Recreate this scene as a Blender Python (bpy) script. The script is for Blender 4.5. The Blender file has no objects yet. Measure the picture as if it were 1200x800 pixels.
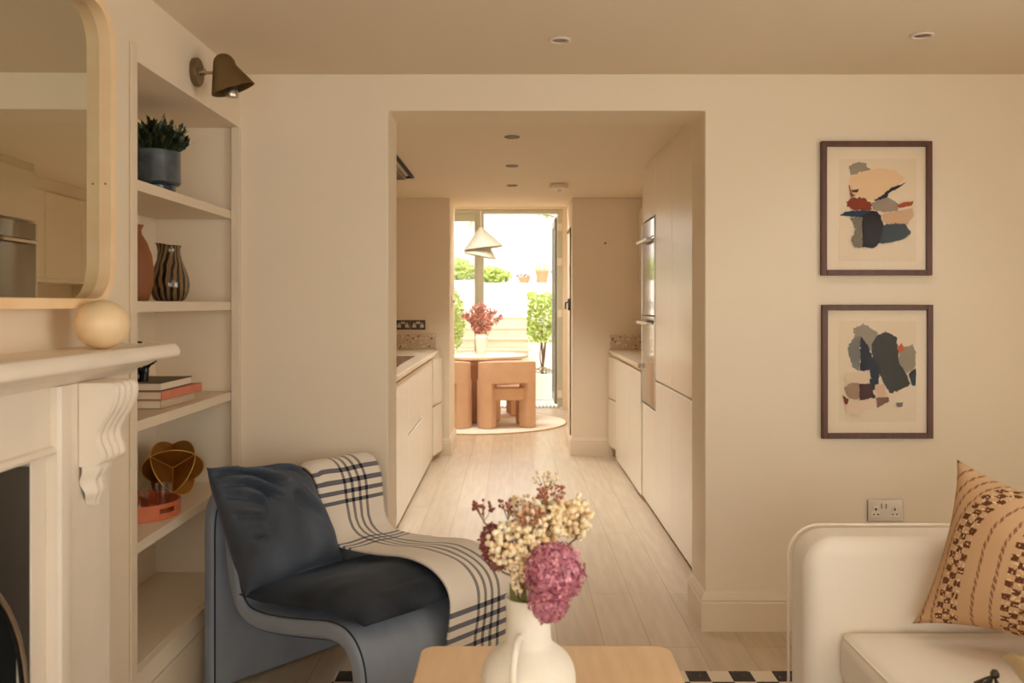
import bpy, bmesh, math, random
from mathutils import Vector, Matrix, noise
from mathutils.geometry import tessellate_polygon
random.seed(7)
COL = bpy.context.scene.collection
F = 1092.0; CX = 600.0; CY = 356.0; EYE = 1.40
PI = math.pi

# ---------------------------------------------------------------- colours / materials
def lin(c):
    return tuple(((v/255)/12.92 if v/255 <= .04045 else ((v/255+.055)/1.055)**2.4) for v in c)
def new_mat(name):
    m = bpy.data.materials.new(name); m.use_nodes = True
    nt = m.node_tree; b = nt.nodes['Principled BSDF']
    return m, nt, b
def plain(name, rgb, rough=.5, metal=0, spec=.5, sheen=0, coat=0, var=0.0, vscale=4, bump=0, bscale=80, sheen_tint=None):
    m, nt, b = new_mat(name)
    c = (*lin(rgb), 1)
    b.inputs['Base Color'].default_value = c
    b.inputs['Roughness'].default_value = rough
    b.inputs['Metallic'].default_value = metal
    b.inputs['Specular IOR Level'].default_value = spec
    if sheen:
        b.inputs['Sheen Weight'].default_value = sheen
        b.inputs['Sheen Roughness'].default_value = .35
        if sheen_tint: b.inputs['Sheen Tint'].default_value = (*lin(sheen_tint), 1)
    if coat:
        b.inputs['Coat Weight'].default_value = coat; b.inputs['Coat Roughness'].default_value = .1
    tc = nt.nodes.new('ShaderNodeTexCoord')
    if var:
        n = nt.nodes.new('ShaderNodeTexNoise'); n.inputs['Scale'].default_value = vscale; n.inputs['Detail'].default_value = 5
        nt.links.new(tc.outputs['Object'], n.inputs['Vector'])
        r = nt.nodes.new('ShaderNodeValToRGB')
        r.color_ramp.elements[0].position = .3; r.color_ramp.elements[1].position = .7
        r.color_ramp.elements[0].color = tuple(x*(1-var) for x in c[:3])+(1,)
        r.color_ramp.elements[1].color = tuple(min(1, x*(1+var)) for x in c[:3])+(1,)
        nt.links.new(n.outputs['Fac'], r.inputs['Fac']); nt.links.new(r.outputs['Color'], b.inputs['Base Color'])
    if bump:
        n2 = nt.nodes.new('ShaderNodeTexNoise'); n2.inputs['Scale'].default_value = bscale; n2.inputs['Detail'].default_value = 4
        nt.links.new(tc.outputs['Object'], n2.inputs['Vector'])
        bp = nt.nodes.new('ShaderNodeBump'); bp.inputs['Strength'].default_value = bump; bp.inputs['Distance'].default_value = .01
        nt.links.new(n2.outputs['Fac'], bp.inputs['Height']); nt.links.new(bp.outputs['Normal'], b.inputs['Normal'])
    return m

class NG:
    """small helper for node maths"""
    def __init__(s, nt): s.nt = nt
    def m(s, op, a, b=None, c=None):
        n = s.nt.nodes.new('ShaderNodeMath'); n.operation = op
        for i, v in enumerate((a, b, c)):
            if v is None: continue
            if isinstance(v, (int, float)): n.inputs[i].default_value = v
            else: s.nt.links.new(v, n.inputs[i])
        return n.outputs[0]
    def inside(s, x, a, b): return s.m('MULTIPLY', s.m('GREATER_THAN', x, a), s.m('LESS_THAN', x, b))
    def stripes(s, x, start, period, duty, count):
        q = s.m('DIVIDE', s.m('SUBTRACT', x, start), period)
        fr = s.m('FRACT', q)
        return s.m('MULTIPLY', s.inside(q, 0, count), s.m('LESS_THAN', fr, duty))
    def mix(s, f, a, b):
        n = s.nt.nodes.new('ShaderNodeMix'); n.data_type = 'RGBA'
        for k, v in ((0, f), (6, a), (7, b)):
            if isinstance(v, tuple): n.inputs[k].default_value = (*v[:3], 1)
            elif isinstance(v, (int, float)): n.inputs[k].default_value = v
            else: s.nt.links.new(v, n.inputs[k])
        return n.outputs[2]
    def noise(s, vec, scale, detail=4):
        n = s.nt.nodes.new('ShaderNodeTexNoise'); n.inputs['Scale'].default_value = scale; n.inputs['Detail'].default_value = detail
        s.nt.links.new(vec, n.inputs['Vector']); return n.outputs['Fac']
    def coord(s, which='Object'):
        return s.nt.nodes.new('ShaderNodeTexCoord').outputs[which]
    def sep(s, v):
        n = s.nt.nodes.new('ShaderNodeSeparateXYZ'); s.nt.links.new(v, n.inputs[0]); return n.outputs

def m_floor():
    m, nt, b = new_mat('oak planks'); g = NG(nt)
    co = g.coord(); mp = nt.nodes.new('ShaderNodeMapping'); mp.inputs['Rotation'].default_value = (0, 0, PI/2)
    nt.links.new(co, mp.inputs['Vector'])
    br = nt.nodes.new('ShaderNodeTexBrick'); nt.links.new(mp.outputs[0], br.inputs['Vector'])
    br.inputs['Scale'].default_value = 1; br.inputs['Brick Width'].default_value = 1.9; br.inputs['Row Height'].default_value = .19
    br.inputs['Mortar Size'].default_value = .0016; br.inputs['Mortar Smooth'].default_value = .2
    br.inputs['Color1'].default_value = (*lin((206, 186, 160)), 1); br.inputs['Color2'].default_value = (*lin((194, 174, 148)), 1)
    br.inputs['Mortar'].default_value = (*lin((160, 138, 112)), 1); br.offset = .37
    mp2 = nt.nodes.new('ShaderNodeMapping'); mp2.inputs['Scale'].default_value = (14, 1.2, 1); nt.links.new(co, mp2.inputs['Vector'])
    n = g.noise(mp2.outputs[0], 2.2, 8)
    r = nt.nodes.new('ShaderNodeValToRGB'); nt.links.new(n, r.inputs[0])
    r.color_ramp.elements[0].position = .25; r.color_ramp.elements[0].color = (.80, .77, .73, 1)
    r.color_ramp.elements[1].position = .75; r.color_ramp.elements[1].color = (1.08, 1.07, 1.06, 1)
    mx = nt.nodes.new('ShaderNodeMix'); mx.data_type = 'RGBA'; mx.blend_type = 'MULTIPLY'; mx.inputs[0].default_value = .8
    nt.links.new(br.outputs['Color'], mx.inputs[6]); nt.links.new(r.outputs[0], mx.inputs[7])
    nt.links.new(mx.outputs[2], b.inputs['Base Color'])
    b.inputs['Roughness'].default_value = .33
    bp = nt.nodes.new('ShaderNodeBump'); bp.inputs['Strength'].default_value = .15; bp.inputs['Distance'].default_value = .002
    nt.links.new(br.outputs['Fac'], bp.inputs['Height']); bp.invert = True; nt.links.new(bp.outputs[0], b.inputs['Normal'])
    return m
def m_wood(name, c1, c2, scale=(1, 12, 12), rough=.45, coat=0):
    m, nt, b = new_mat(name); g = NG(nt)
    mp = nt.nodes.new('ShaderNodeMapping'); mp.inputs['Scale'].default_value = scale; nt.links.new(g.coord(), mp.inputs['Vector'])
    n = g.noise(mp.outputs[0], 3, 8)
    r = nt.nodes.new('ShaderNodeValToRGB'); nt.links.new(n, r.inputs[0])
    r.color_ramp.elements[0].position = .3; r.color_ramp.elements[0].color = (*lin(c1), 1)
    r.color_ramp.elements[1].position = .7; r.color_ramp.elements[1].color = (*lin(c2), 1)
    nt.links.new(r.outputs[0], b.inputs['Base Color']); b.inputs['Roughness'].default_value = rough
    if coat: b.inputs['Coat Weight'].default_value = coat
    return m
def m_terrazzo():
    m, nt, b = new_mat('terrazzo'); g = NG(nt)
    v = nt.nodes.new('ShaderNodeTexVoronoi'); v.inputs['Scale'].default_value = 42; v.inputs['Randomness'].default_value = 1
    nt.links.new(g.coord(), v.inputs['Vector'])
    s = g.sep(v.outputs['Color'])
    chip = g.m('LESS_THAN', v.outputs['Distance'], g.m('MULTIPLY', s[0], .52))
    dark = g.m('GREATER_THAN', s[1], .5)
    cc = g.mix(dark, lin((235, 220, 195)), lin((58, 38, 28)))
    cc = g.mix(g.m('GREATER_THAN', s[1], .85), cc, lin((150, 95, 60)))
    nt.links.new(g.mix(chip, lin((205, 185, 155)), cc), b.inputs['Base Color']); b.inputs['Roughness'].default_value = .3
    return m
SC = (.300, .60, 1.300)
def m_plaid():
    m, nt, b = new_mat('plaid wool'); g = NG(nt)
    s = g.sep(g.coord('UV'))                 # x = metres along the blanket, y = metres across
    # four thin lines running lengthways, three groups of four across
    wob = g.noise(g.coord('UV'), 4, 2)
    yy = g.m('ADD', s[1], g.m('MULTIPLY', g.m('SUBTRACT', wob, .5), .012))
    a = g.stripes(yy, .125, .034, .40, 4)
    c1 = g.stripes(s[0], SC[0], .036, .42, 4)
    c2 = g.stripes(s[0], SC[1], .030, .42, 3)
    c3 = g.stripes(s[0], SC[2], .040, .42, 4)
    c = g.m('MAXIMUM', g.m('MAXIMUM', c1, c3), c2)
    col = g.mix(g.m('MULTIPLY', a, .72), lin((232, 221, 206)), lin((34, 38, 56)))
    col = g.mix(g.m('MULTIPLY', c, .85), col, lin((50, 56, 80)))
    col = g.mix(g.m('MULTIPLY', a, c), col, lin((14, 15, 28)))
    nt.links.new(col, b.inputs['Base Color']); b.inputs['Roughness'].default_value = .95; b.inputs['Specular IOR Level'].default_value = .1
    b.inputs['Sheen Weight'].default_value = .3
    w = nt.nodes.new('ShaderNodeTexWave'); w.inputs['Scale'].default_value = 140
    nt.links.new(g.coord('UV'), w.inputs['Vector'])
    bp = nt.nodes.new('ShaderNodeBump'); bp.inputs['Strength'].default_value = .25; bp.inputs['Distance'].default_value = .002
    nt.links.new(w.outputs['Fac'], bp.inputs['Height']); nt.links.new(bp.outputs[0], b.inputs['Normal'])
    return m
def m_ikat():
    m, nt, b = new_mat('woven check cotton'); g = NG(nt)
    s = g.sep(g.coord('UV'))                 # 0..1 across and up
    nz = g.noise(g.coord('UV'), 18, 4)
    x = g.m('ADD', s[0], g.m('MULTIPLY', g.m('SUBTRACT', nz, .5), .028))
    y = g.m('ADD', s[1], g.m('MULTIPLY', g.m('SUBTRACT', nz, .5), .02))
    up = g.m('MAXIMUM', g.m('SUBTRACT', s[1], .52), 0)
    x = g.m('SUBTRACT', x, g.m('MULTIPLY', g.m('POWER', up, 2), .95))
    col = lin((200, 162, 124))
    n3 = g.noise(g.coord('UV'), 60, 3)
    def band(col, x0, x1, p, q, dk=(104, 62, 38)):
        ins = g.inside(x, x0, x1)
        cx = g.m('FLOOR', g.m('DIVIDE', g.m('SUBTRACT', x, x0), p)); cy = g.m('FLOOR', g.m('DIVIDE', y, q))
        ck = g.m('MODULO', g.m('ADD', cx, cy), 2)
        ck = g.m('MULTIPLY', ck, g.m('GREATER_THAN', n3, .30))
        col = g.mix(g.m('MULTIPLY', ins, ck), col, lin(dk))
        lt = g.m('MULTIPLY', ins, g.m('GREATER_THAN', n3, .60))
        return g.mix(lt, col, lin((236, 208, 170)))
    def line(col, x0, w):
        ins = g.inside(x, x0, x0+w)
        dash = g.m('LESS_THAN', g.m('FRACT', g.m('ADD', g.m('MULTIPLY', y, 22), g.m('MULTIPLY', x, 40))), .7)
        return g.mix(g.m('MULTIPLY', g.m('MULTIPLY', ins, dash), .8), col, lin((120, 76, 50)))
    col = line(col, -.12, .02); col = line(col, -.04, .018); col = line(col, .03, .018); col = line(col, .10, .016)
    col = band(col, .13, .265, .045, .040)
    col = line(col, .34, .018); col = line(col, .44, .018)
    col = band(col, .50, .68, .045, .040)
    col = line(col, .74, .018); col = line(col, .83, .018); col = band(col, .88, .98, .03, .028)
    nt.links.new(col, b.inputs['Base Color']); b.inputs['Roughness'].default_value = .9; b.inputs['Specular IOR Level'].default_value = .15
    bp = nt.nodes.new('ShaderNodeBump'); bp.inputs['Strength'].default_value = .4; bp.inputs['Distance'].default_value = .003
    nt.links.new(n3, bp.inputs['Height']); nt.links.new(bp.outputs[0], b.inputs['Normal'])
    return m
def m_rug():
    m, nt, b = new_mat('woven block rug'); g = NG(nt)
    s = g.sep(g.coord())
    cx = g.m('FLOOR', g.m('DIVIDE', s[0], .082)); cy = g.m('FLOOR', g.m('DIVIDE', g.m('SUBTRACT', s[1], 3.54), .10))
    ck = g.m('MODULO', g.m('ABSOLUTE', g.m('ADD', cx, cy)), 2)
    n = g.noise(g.coord(), 90, 3)
    ck = g.m('MULTIPLY', ck, g.m('GREATER_THAN', n, .3))
    nt.links.new(g.mix(ck, lin((224, 208, 186)), lin((62, 54, 50))), b.inputs['Base Color'])
    b.inputs['Roughness'].default_value = .95
    return m
def m_brick_white(name, c1, c2, mortar, bw=.23, rh=.078):
    m, nt, b = new_mat(name); g = NG(nt)
    co = g.coord(); s = g.sep(co); cb = nt.nodes.new('ShaderNodeCombineXYZ')
    nt.links.new(s[0], cb.inputs[0]); nt.links.new(s[2], cb.inputs[1])
    br = nt.nodes.new('ShaderNodeTexBrick'); nt.links.new(cb.outputs[0], br.inputs['Vector'])
    br.inputs['Scale'].default_value = 1; br.inputs['Brick Width'].default_value = bw; br.inputs['Row Height'].default_value = rh
    br.inputs['Mortar Size'].default_value = .006
    br.inputs['Color1'].default_value = (*lin(c1), 1); br.inputs['Color2'].default_value = (*lin(c2), 1)
    br.inputs['Mortar'].default_value = (*lin(mortar), 1)
    # worn patches where paint has gone
    n = g.noise(co, 3.5, 6); hole = g.m('GREATER_THAN', n, .66)
    nt.links.new(g.mix(hole, br.outputs['Color'], lin((176, 160, 145))), b.inputs['Base Color'])
    b.inputs['Roughness'].default_value = .85
    bp = nt.nodes.new('ShaderNodeBump'); bp.inputs['Strength'].default_value = .5; bp.inputs['Distance'].default_value = .01; bp.invert = True
    nt.links.new(br.outputs['Fac'], bp.inputs['Height']); nt.links.new(bp.outputs[0], b.inputs['Normal'])
    return m
def m_vase_stripes():
    m, nt, b = new_mat('striped glaze'); g = NG(nt)
    s = g.sep(g.coord('UV'))
    n = g.noise(g.coord('UV'), 3.2, 2)
    a = g.m('ADD', g.m('MULTIPLY', s[0], 17), g.m('MULTIPLY', g.m('SUBTRACT', n, .5), 2.2))
    a = g.m('ADD', a, g.m('MULTIPLY', g.m('SINE', g.m('MULTIPLY', s[1], 7)), .35))
    st = g.m('LESS_THAN', g.m('FRACT', a), .48)
    nt.links.new(g.mix(st, lin((126, 98, 62)), lin((22, 14, 12))), b.inputs['Base Color'])
    b.inputs['Roughness'].default_value = .12; b.inputs['Coat Weight'].default_value = .6
    return m
def m_glass(name, tint=(1, 1, 1), refl=1.0, rough=.01):
    m = bpy.data.materials.new(name); m.use_nodes = True; nt = m.node_tree; nt.nodes.clear()
    o = nt.nodes.new('ShaderNodeOutputMaterial'); t = nt.nodes.new('ShaderNodeBsdfTransparent'); gl = nt.nodes.new('ShaderNodeBsdfGlossy')
    t.inputs[0].default_value = (*tint, 1); gl.inputs['Roughness'].default_value = rough
    f = nt.nodes.new('ShaderNodeLayerWeight'); f.inputs[0].default_value = .5; g = NG(nt)
    q = g.m('MULTIPLY_ADD', g.m('POWER', f.outputs['Facing'], 4), .55*refl, .04*refl)
    mm = nt.nodes.new('ShaderNodeMath'); mm.operation = 'MULTIPLY'; mm.inputs[1].default_value = 1; nt.links.new(q, mm.inputs[0])
    mx = nt.nodes.new('ShaderNodeMixShader'); nt.links.new(mm.outputs[0], mx.inputs[0]); nt.links.new(t.outputs[0], mx.inputs[1]); nt.links.new(gl.outputs[0], mx.inputs[2])
    nt.links.new(mx.outputs[0], o.inputs[0]); return m
def m_leaf(name, c1, c2, trans=.3):
    m, nt, b = new_mat(name); g = NG(nt)
    oi = nt.nodes.new('ShaderNodeNewGeometry')
    r = nt.nodes.new('ShaderNodeValToRGB'); nt.links.new(oi.outputs['Random Per Island'], r.inputs[0])
    r.color_ramp.elements[0].color = (*lin(c1), 1); r.color_ramp.elements[1].color = (*lin(c2), 1)
    nt.links.new(r.outputs[0], b.inputs['Base Color']); b.inputs['Roughness'].default_value = .55
    b.inputs['Subsurface Weight'].default_value = trans; b.inputs['Subsurface Radius'].default_value = (.01, .01, .005)
    return m

M = {}
M['wall'] = plain('warm wall paint', (233, 218, 195), .75, spec=.25, bump=.03, bscale=160)
M['ceil'] = plain('ceiling paint', (230, 216, 194), .9, spec=.15)
M['joinery'] = plain('satin joinery paint', (226, 210, 186), .45, spec=.35)
M['plaster_white'] = plain('warm white surround paint', (235, 223, 206), .5, var=.035, vscale=6, bump=.05, bscale=30)
M['cab'] = plain('matt cabinet lacquer', (232, 221, 202), .26, spec=.5)
M['cab_dark'] = plain('shadow gap', (70, 55, 42), .8)
M['worktop'] = plain('cream stone worktop', (222, 203, 174), .25, var=.05, vscale=25)
M['terrazzo'] = m_terrazzo()
M['floor'] = m_floor()
M['birch'] = m_wood('light birch', (240, 202, 152), (248, 216, 172), (3, 3, 3), .5)
M['birch_red'] = m_wood('birch edge', (190, 120, 75), (214, 150, 100), (3, 3, 3), .5)
M['walnut'] = m_wood('red brown frame wood', (74, 36, 20), (100, 52, 30), (14, 14, 2), .4)
M['table_oak'] = m_wood('honey oak', (230, 194, 152), (238, 206, 166), (10, 1.2, 10), .42)
m, nt, b = new_mat('mirror silver'); b.inputs['Metallic'].default_value = 1; b.inputs['Roughness'].default_value = .01
b.inputs['Base Color'].default_value = (.74, .74, .66, 1); M['mirror'] = m
M['alabaster'] = plain('cream alabaster', (232, 204, 160), .35, var=.08, vscale=9)
M['bronze'] = plain('aged bronze', (120, 98, 66), .42, metal=.7)
M['brass'] = plain('antique brass', (168, 120, 54), .5, metal=.85, var=.18, vscale=14)
M['brass_bright'] = plain('polished edge brass', (240, 198, 116), .4, metal=1)
M['chrome'] = plain('brushed nickel', (198, 186, 170), .28, metal=1)
M['steel_dark'] = plain('dark steel', (88, 78, 66), .35, metal=.8)
M['white_plastic'] = plain('white plastic', (228, 214, 196), .4)
M['grey_plastic'] = plain('grey plastic', (120, 108, 92), .45)
M['black_glass'] = plain('black oven glass', (14, 12, 11), .04, spec=.9, coat=1)
M['black'] = plain('black ceramic', (14, 12, 12), .25)
M['cast_iron'] = plain('cast iron', (58, 54, 50), .45, metal=.5, var=.1, vscale=5)
M['soot'] = plain('soot black', (16, 15, 14), .7)
M['velvet'] = plain('blue grey velvet', (137, 144, 155), .75, spec=.2, sheen=.55, sheen_tint=(150, 165, 190), var=.10, vscale=7)
M['velvet_dark'] = plain('ink blue velvet', (44, 50, 58), .7, spec=.2, sheen=.45, sheen_tint=(120, 128, 145), var=.45, vscale=6)
M['velvet_mid'] = plain('mid ink velvet', (72, 78, 88), .7, spec=.2, sheen=.6, sheen_tint=(140, 148, 165), var=.4, vscale=5)
M['plaid'] = m_plaid()
M['ikat'] = m_ikat()
M['sofa'] = plain('cream linen', (240, 231, 217), .9, spec=.15, sheen=.15, bump=.12, bscale=400)
M['piping'] = plain('cream piping', (240, 229, 212), .9, spec=.1)
M['gold_satin'] = plain('champagne satin', (184, 156, 108), .32, spec=.6, sheen=.3)
M['jug'] = plain('chalky cream stoneware', (243, 236, 222), .8, spec=.2, var=.03, vscale=20, bump=.1, bscale=60)
M['rug'] = m_rug()
M['round_rug'] = plain('pale round rug', (232, 220, 202), .95, spec=.05, bump=.2, bscale=200)
M['rug_edge'] = plain('tan rug binding', (190, 146, 100), .9)
M['peach'] = plain('peach boucle', (214, 176, 144), .9, spec=.15, sheen=.2, var=.04, vscale=8, bump=.15, bscale=180)
M['table_white'] = plain('pale table top', (236, 218, 194), .3)
M['lamp_paper'] = plain('off white lamp metal', (186, 178, 158), .6)
M['sage'] = plain('sage grey aluminium', (190, 188, 166), .4, spec=.4)
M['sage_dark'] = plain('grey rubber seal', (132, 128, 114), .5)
M['glass'] = m_glass('clear window glass', (.97, .98, .97))
M['pic_glass'] = m_glass('picture glazing', (1, 1, 1), .09, .12)
M['tumbler'] = m_glass('drinking glass', (.95, .93, .90), 4.0)
M['mat_board'] = plain('ivory mount board', (232, 214, 188), .9)
M['paper'] = plain('print paper', (226, 206, 178), .9)
M['pot_blue'] = plain('blue grey reactive glaze', (70, 82, 90), .3, var=.55, vscale=18, coat=.3)
M['pot_blue_dark'] = plain('dark blue glaze', (30, 48, 66), .25, coat=.3)
M['terracotta_vase'] = plain('brown clay', (142, 88, 50), .6, var=.1, vscale=10)
M['copper_tray'] = plain('terracotta lacquer', (206, 112, 72), .35, var=.08, vscale=12, coat=.3)
M['stripes'] = m_vase_stripes()
M['book_grey'] = plain('grey cloth cover', (172, 158, 140), .8)
M['book_pink'] = plain('coral cloth cover', (206, 126, 100), .8, var=.06, vscale=20)
M['book_tan'] = plain('dark olive cover', (98, 82, 56), .6)
M['book_sand'] = plain('sand cover', (196, 178, 150), .8)
M['pages'] = plain('book pages', (230, 216, 194), .9)
M['stem'] = plain('dry stem', (140, 106, 62), .8)
M['stem_green'] = plain('olive stem', (110, 108, 40), .7)
M['leaf_dark'] = m_leaf('dark succulent leaf', (26, 34, 16), (52, 66, 30), .1)
M['leaf_green'] = m_leaf('garden leaf', (134, 164, 62), (214, 220, 110))
M['leaf_pink'] = m_leaf('pink eucalyptus leaf', (200, 112, 108), (232, 168, 150))
M['leaf_sage'] = m_leaf('sage leaf', (128, 126, 92), (168, 150, 112))
M['petal_pink'] = m_leaf('pink hydrangea petal', (166, 76, 104), (236, 168, 182))
M['petal_cream'] = m_leaf('dry cream petal', (246, 218, 170), (254, 242, 212))
M['petal_red'] = m_leaf('dark red petal', (120, 52, 50), (176, 98, 88))
M['petal_rust'] = m_leaf('dry rust petal', (160, 92, 70), (204, 140, 110))
M['patio'] = plain('pale stone paving', (226, 214, 196), .8, var=.05, vscale=3)
M['step_stone'] = plain('cream stone steps', (214, 198, 172), .8, var=.05, vscale=3)
M['render_white'] = plain('white masonry paint', (236, 228, 216), .85, bump=.1, bscale=30)
M['brick_white'] = m_brick_white('painted brick', (238, 235, 230), (235, 231, 225), (224, 218, 210))
M['terracotta'] = plain('terracotta pot', (212, 140, 100), .8)
M['bark'] = plain('bark', (110, 84, 58), .9)
M['drain'] = plain('channel drain', (226, 216, 200), .5)
M['soil'] = plain('soil', (70, 50, 36), .95)

# ---------------------------------------------------------------- mesh builder
class MB:
    def __init__(s): s.v = []; s.f = []; s.mi = []; s.uv = {}
    def add(s, vs, fs, mi=0, uvs=None):
        b = len(s.v); s.v.extend(Vector(p) for p in vs)
        for f in fs: s.f.append(tuple(b+i for i in f)); s.mi.append(mi)
        if uvs:
            for i, u in enumerate(uvs): s.uv[b+i] = u
        return s
    def box(s, x0, x1, y0, y1, z0, z1, mi=0):
        vs = [(x, y, z) for z in (z0, z1) for y in (y0, y1) for x in (x0, x1)]
        return s.add(vs, [(0, 2, 3, 1), (4, 5, 7, 6), (0, 1, 5, 4), (2, 6, 7, 3), (0, 4, 6, 2), (1, 3, 7, 5)], mi)
    def frame(s, o, ux, uy, uz, mi=0):
        """box from corner o with three edge vectors"""
        o, ux, uy, uz = map(Vector, (o, ux, uy, uz))
        vs = [o+ux*i+uy*j+uz*k for k in (0, 1) for j in (0, 1) for i in (0, 1)]
        return s.add(vs, [(0, 2, 3, 1), (4, 5, 7, 6), (0, 1, 5, 4), (2, 6, 7, 3), (0, 4, 6, 2), (1, 3, 7, 5)], mi)
    def lathe(s, prof, c=(0, 0, 0), n=32, mi=0, rot=None, uv=False):
        """prof: [(r, z)]; closed at r=0 ends"""
        c = Vector(c); R = rot or Matrix.Identity(3); vs = []; fs = []; us = []
        nn = n+1 if uv else n
        L = len(prof)
        for k, (r, z) in enumerate(prof):
            for i in range(nn):
                a = 2*PI*i/n; vs.append(c + R @ Vector((r*math.cos(a), r*math.sin(a), z))); us.append((i/n, k/(L-1)))
        for k in range(L-1):
            for i in range(n):
                j = (i+1) if uv else (i+1) % n
                fs.append((k*nn+i, k*nn+j, (k+1)*nn+j, (k+1)*nn+i))
        if prof[0][0] > 1e-6: fs.append(tuple(range(n-1, -1, -1)))
        if prof[-1][0] > 1e-6: fs.append(tuple((L-1)*nn+i for i in range(n)))
        return s.add(vs, fs, mi, us if uv else None)
    def shell(s, prof, c=(0, 0, 0), n=32, mi=0, rot=None):
        """closed loop profile lathe (ring of r,z points)"""
        c = Vector(c); R = rot or Matrix.Identity(3); vs = []; fs = []; L = len(prof)
        for (r, z) in prof:
            for i in range(n):
                a = 2*PI*i/n; vs.append(c + R @ Vector((r*math.cos(a), r*math.sin(a), z)))
        for k in range(L):
            for i in range(n):
                fs.append((k*n+i, k*n+(i+1) % n, ((k+1) % L)*n+(i+1) % n, ((k+1) % L)*n+i))
        return s.add(vs, fs, mi)
    def cyl(s, p0, p1, r0, r1=None, n=16, mi=0):
        return s.tube([p0, p1], [r0, r1 if r1 is not None else r0], n, mi)
    def tube(s, pts, rs, n=8, mi=0, closed=False):
        pts = [Vector(p) for p in pts]
        if isinstance(rs, (int, float)): rs = [rs]*len(pts)
        vs = []; fs = []; L = len(pts); up = None
        for k, p in enumerate(pts):
            if closed: t = pts[(k+1) % L]-pts[k-1]
            else: t = pts[min(k+1, L-1)]-pts[max(k-1, 0)]
            t = t.normalized() if t.length > 1e-9 else Vector((0, 0, 1))
            if up is None: up = t.orthogonal().normalized()
            up = (up - t*up.dot(t)); up = up.normalized() if up.length > 1e-6 else t.orthogonal().normalized()
            q = t.cross(up)
            for i in range(n):
                a = 2*PI*i/n; vs.append(p + (up*math.cos(a)+q*math.sin(a))*rs[k])
        for k in range(L if closed else L-1):
            for i in range(n):
                k2 = (k+1) % L
                fs.append((k*n+i, k*n+(i+1) % n, k2*n+(i+1) % n, k2*n+i))
        if not closed: fs += [tuple(range(n-1, -1, -1)), tuple((L-1)*n+i for i in range(n))]
        return s.add(vs, fs, mi)
    def prism(s, poly, fn, h0, h1, mi=0):
        """poly: 2d list; fn(a,b,h)->xyz"""
        n = len(poly); vs = [fn(a, b, h0) for a, b in poly]+[fn(a, b, h1) for a, b in poly]
        fs = [tuple(range(n-1, -1, -1)), tuple(range(n, 2*n))]+[(i, (i+1) % n, n+(i+1) % n, n+i) for i in range(n)]
        return s.add(vs, fs, mi)
    def grid(s, fn, nu, nv, mi=0, closeu=False, uvf=None):
        vs = []; us = []; fs = []
        for j in range(nv+1):
            for i in range(nu+(0 if closeu else 1)):
                u, v = i/nu, j/nv; vs.append(fn(u, v)); us.append(uvf(u, v) if uvf else (u, v))
        w = nu+(0 if closeu else 1)
        for j in range(nv):
            for i in range(nu):
                i2 = (i+1) % w if closeu else i+1
                fs.append((j*w+i, j*w+i2, (j+1)*w+i2, (j+1)*w+i))
        return s.add(vs, fs, mi, us)
    def build(s, name, mats, parent=None, smooth=False, bevel=0, seg=2, subsurf=0, solid=0, recalc=True, auto=35, weld=False):
        me = bpy.data.meshes.new(name)
        me.from_pydata([tuple(p) for p in s.v], [], s.f)
        for mt in (mats if isinstance(mats, (list, tuple)) else [mats]): me.materials.append(M[mt] if isinstance(mt, str) else mt)
        for p, mi in zip(me.polygons, s.mi): p.material_index = mi
        if s.uv:
            ul = me.uv_layers.new(name='UVMap')
            for lp in me.loops: ul.data[lp.index].uv = s.uv.get(lp.vertex_index, (0, 0))
        me.update(); me.validate()
        if recalc:
            bm = bmesh.new(); bm.from_mesh(me)
            if weld: bmesh.ops.remove_doubles(bm, verts=bm.verts, dist=1e-5)
            bmesh.ops.recalc_face_normals(bm, faces=bm.faces); bm.to_mesh(me); bm.free()
        if smooth:
            me.polygons.foreach_set('use_smooth', [True]*len(me.polygons))
            if smooth == 'auto':
                bm = bmesh.new(); bm.from_mesh(me)
                for e in bm.edges:
                    if len(e.link_faces) == 2 and e.calc_face_angle(0) > math.radians(auto): e.smooth = False
                bm.to_mesh(me); bm.free()
        o = bpy.data.objects.new(name, me); COL.objects.link(o)
        if parent is not None:
            o.parent = parent
            if parent.type == 'EMPTY': o.matrix_parent_inverse = Matrix.Translation(parent.location).inverted()
        if solid:
            md = o.modifiers.new('solid', 'SOLIDIFY'); md.thickness = solid; md.offset = 0
        if bevel:
            md = o.modifiers.new('bevel', 'BEVEL'); md.width = bevel; md.segments = seg; md.limit_method = 'ANGLE'; md.angle_limit = math.radians(40)
            if smooth is False:
                me.polygons.foreach_set('use_smooth', [True]*len(me.polygons)); md.harden_normals = True
        if subsurf:
            md = o.modifiers.new('sub', 'SUBSURF'); md.levels = subsurf; md.render_levels = subsurf
        return o

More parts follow.
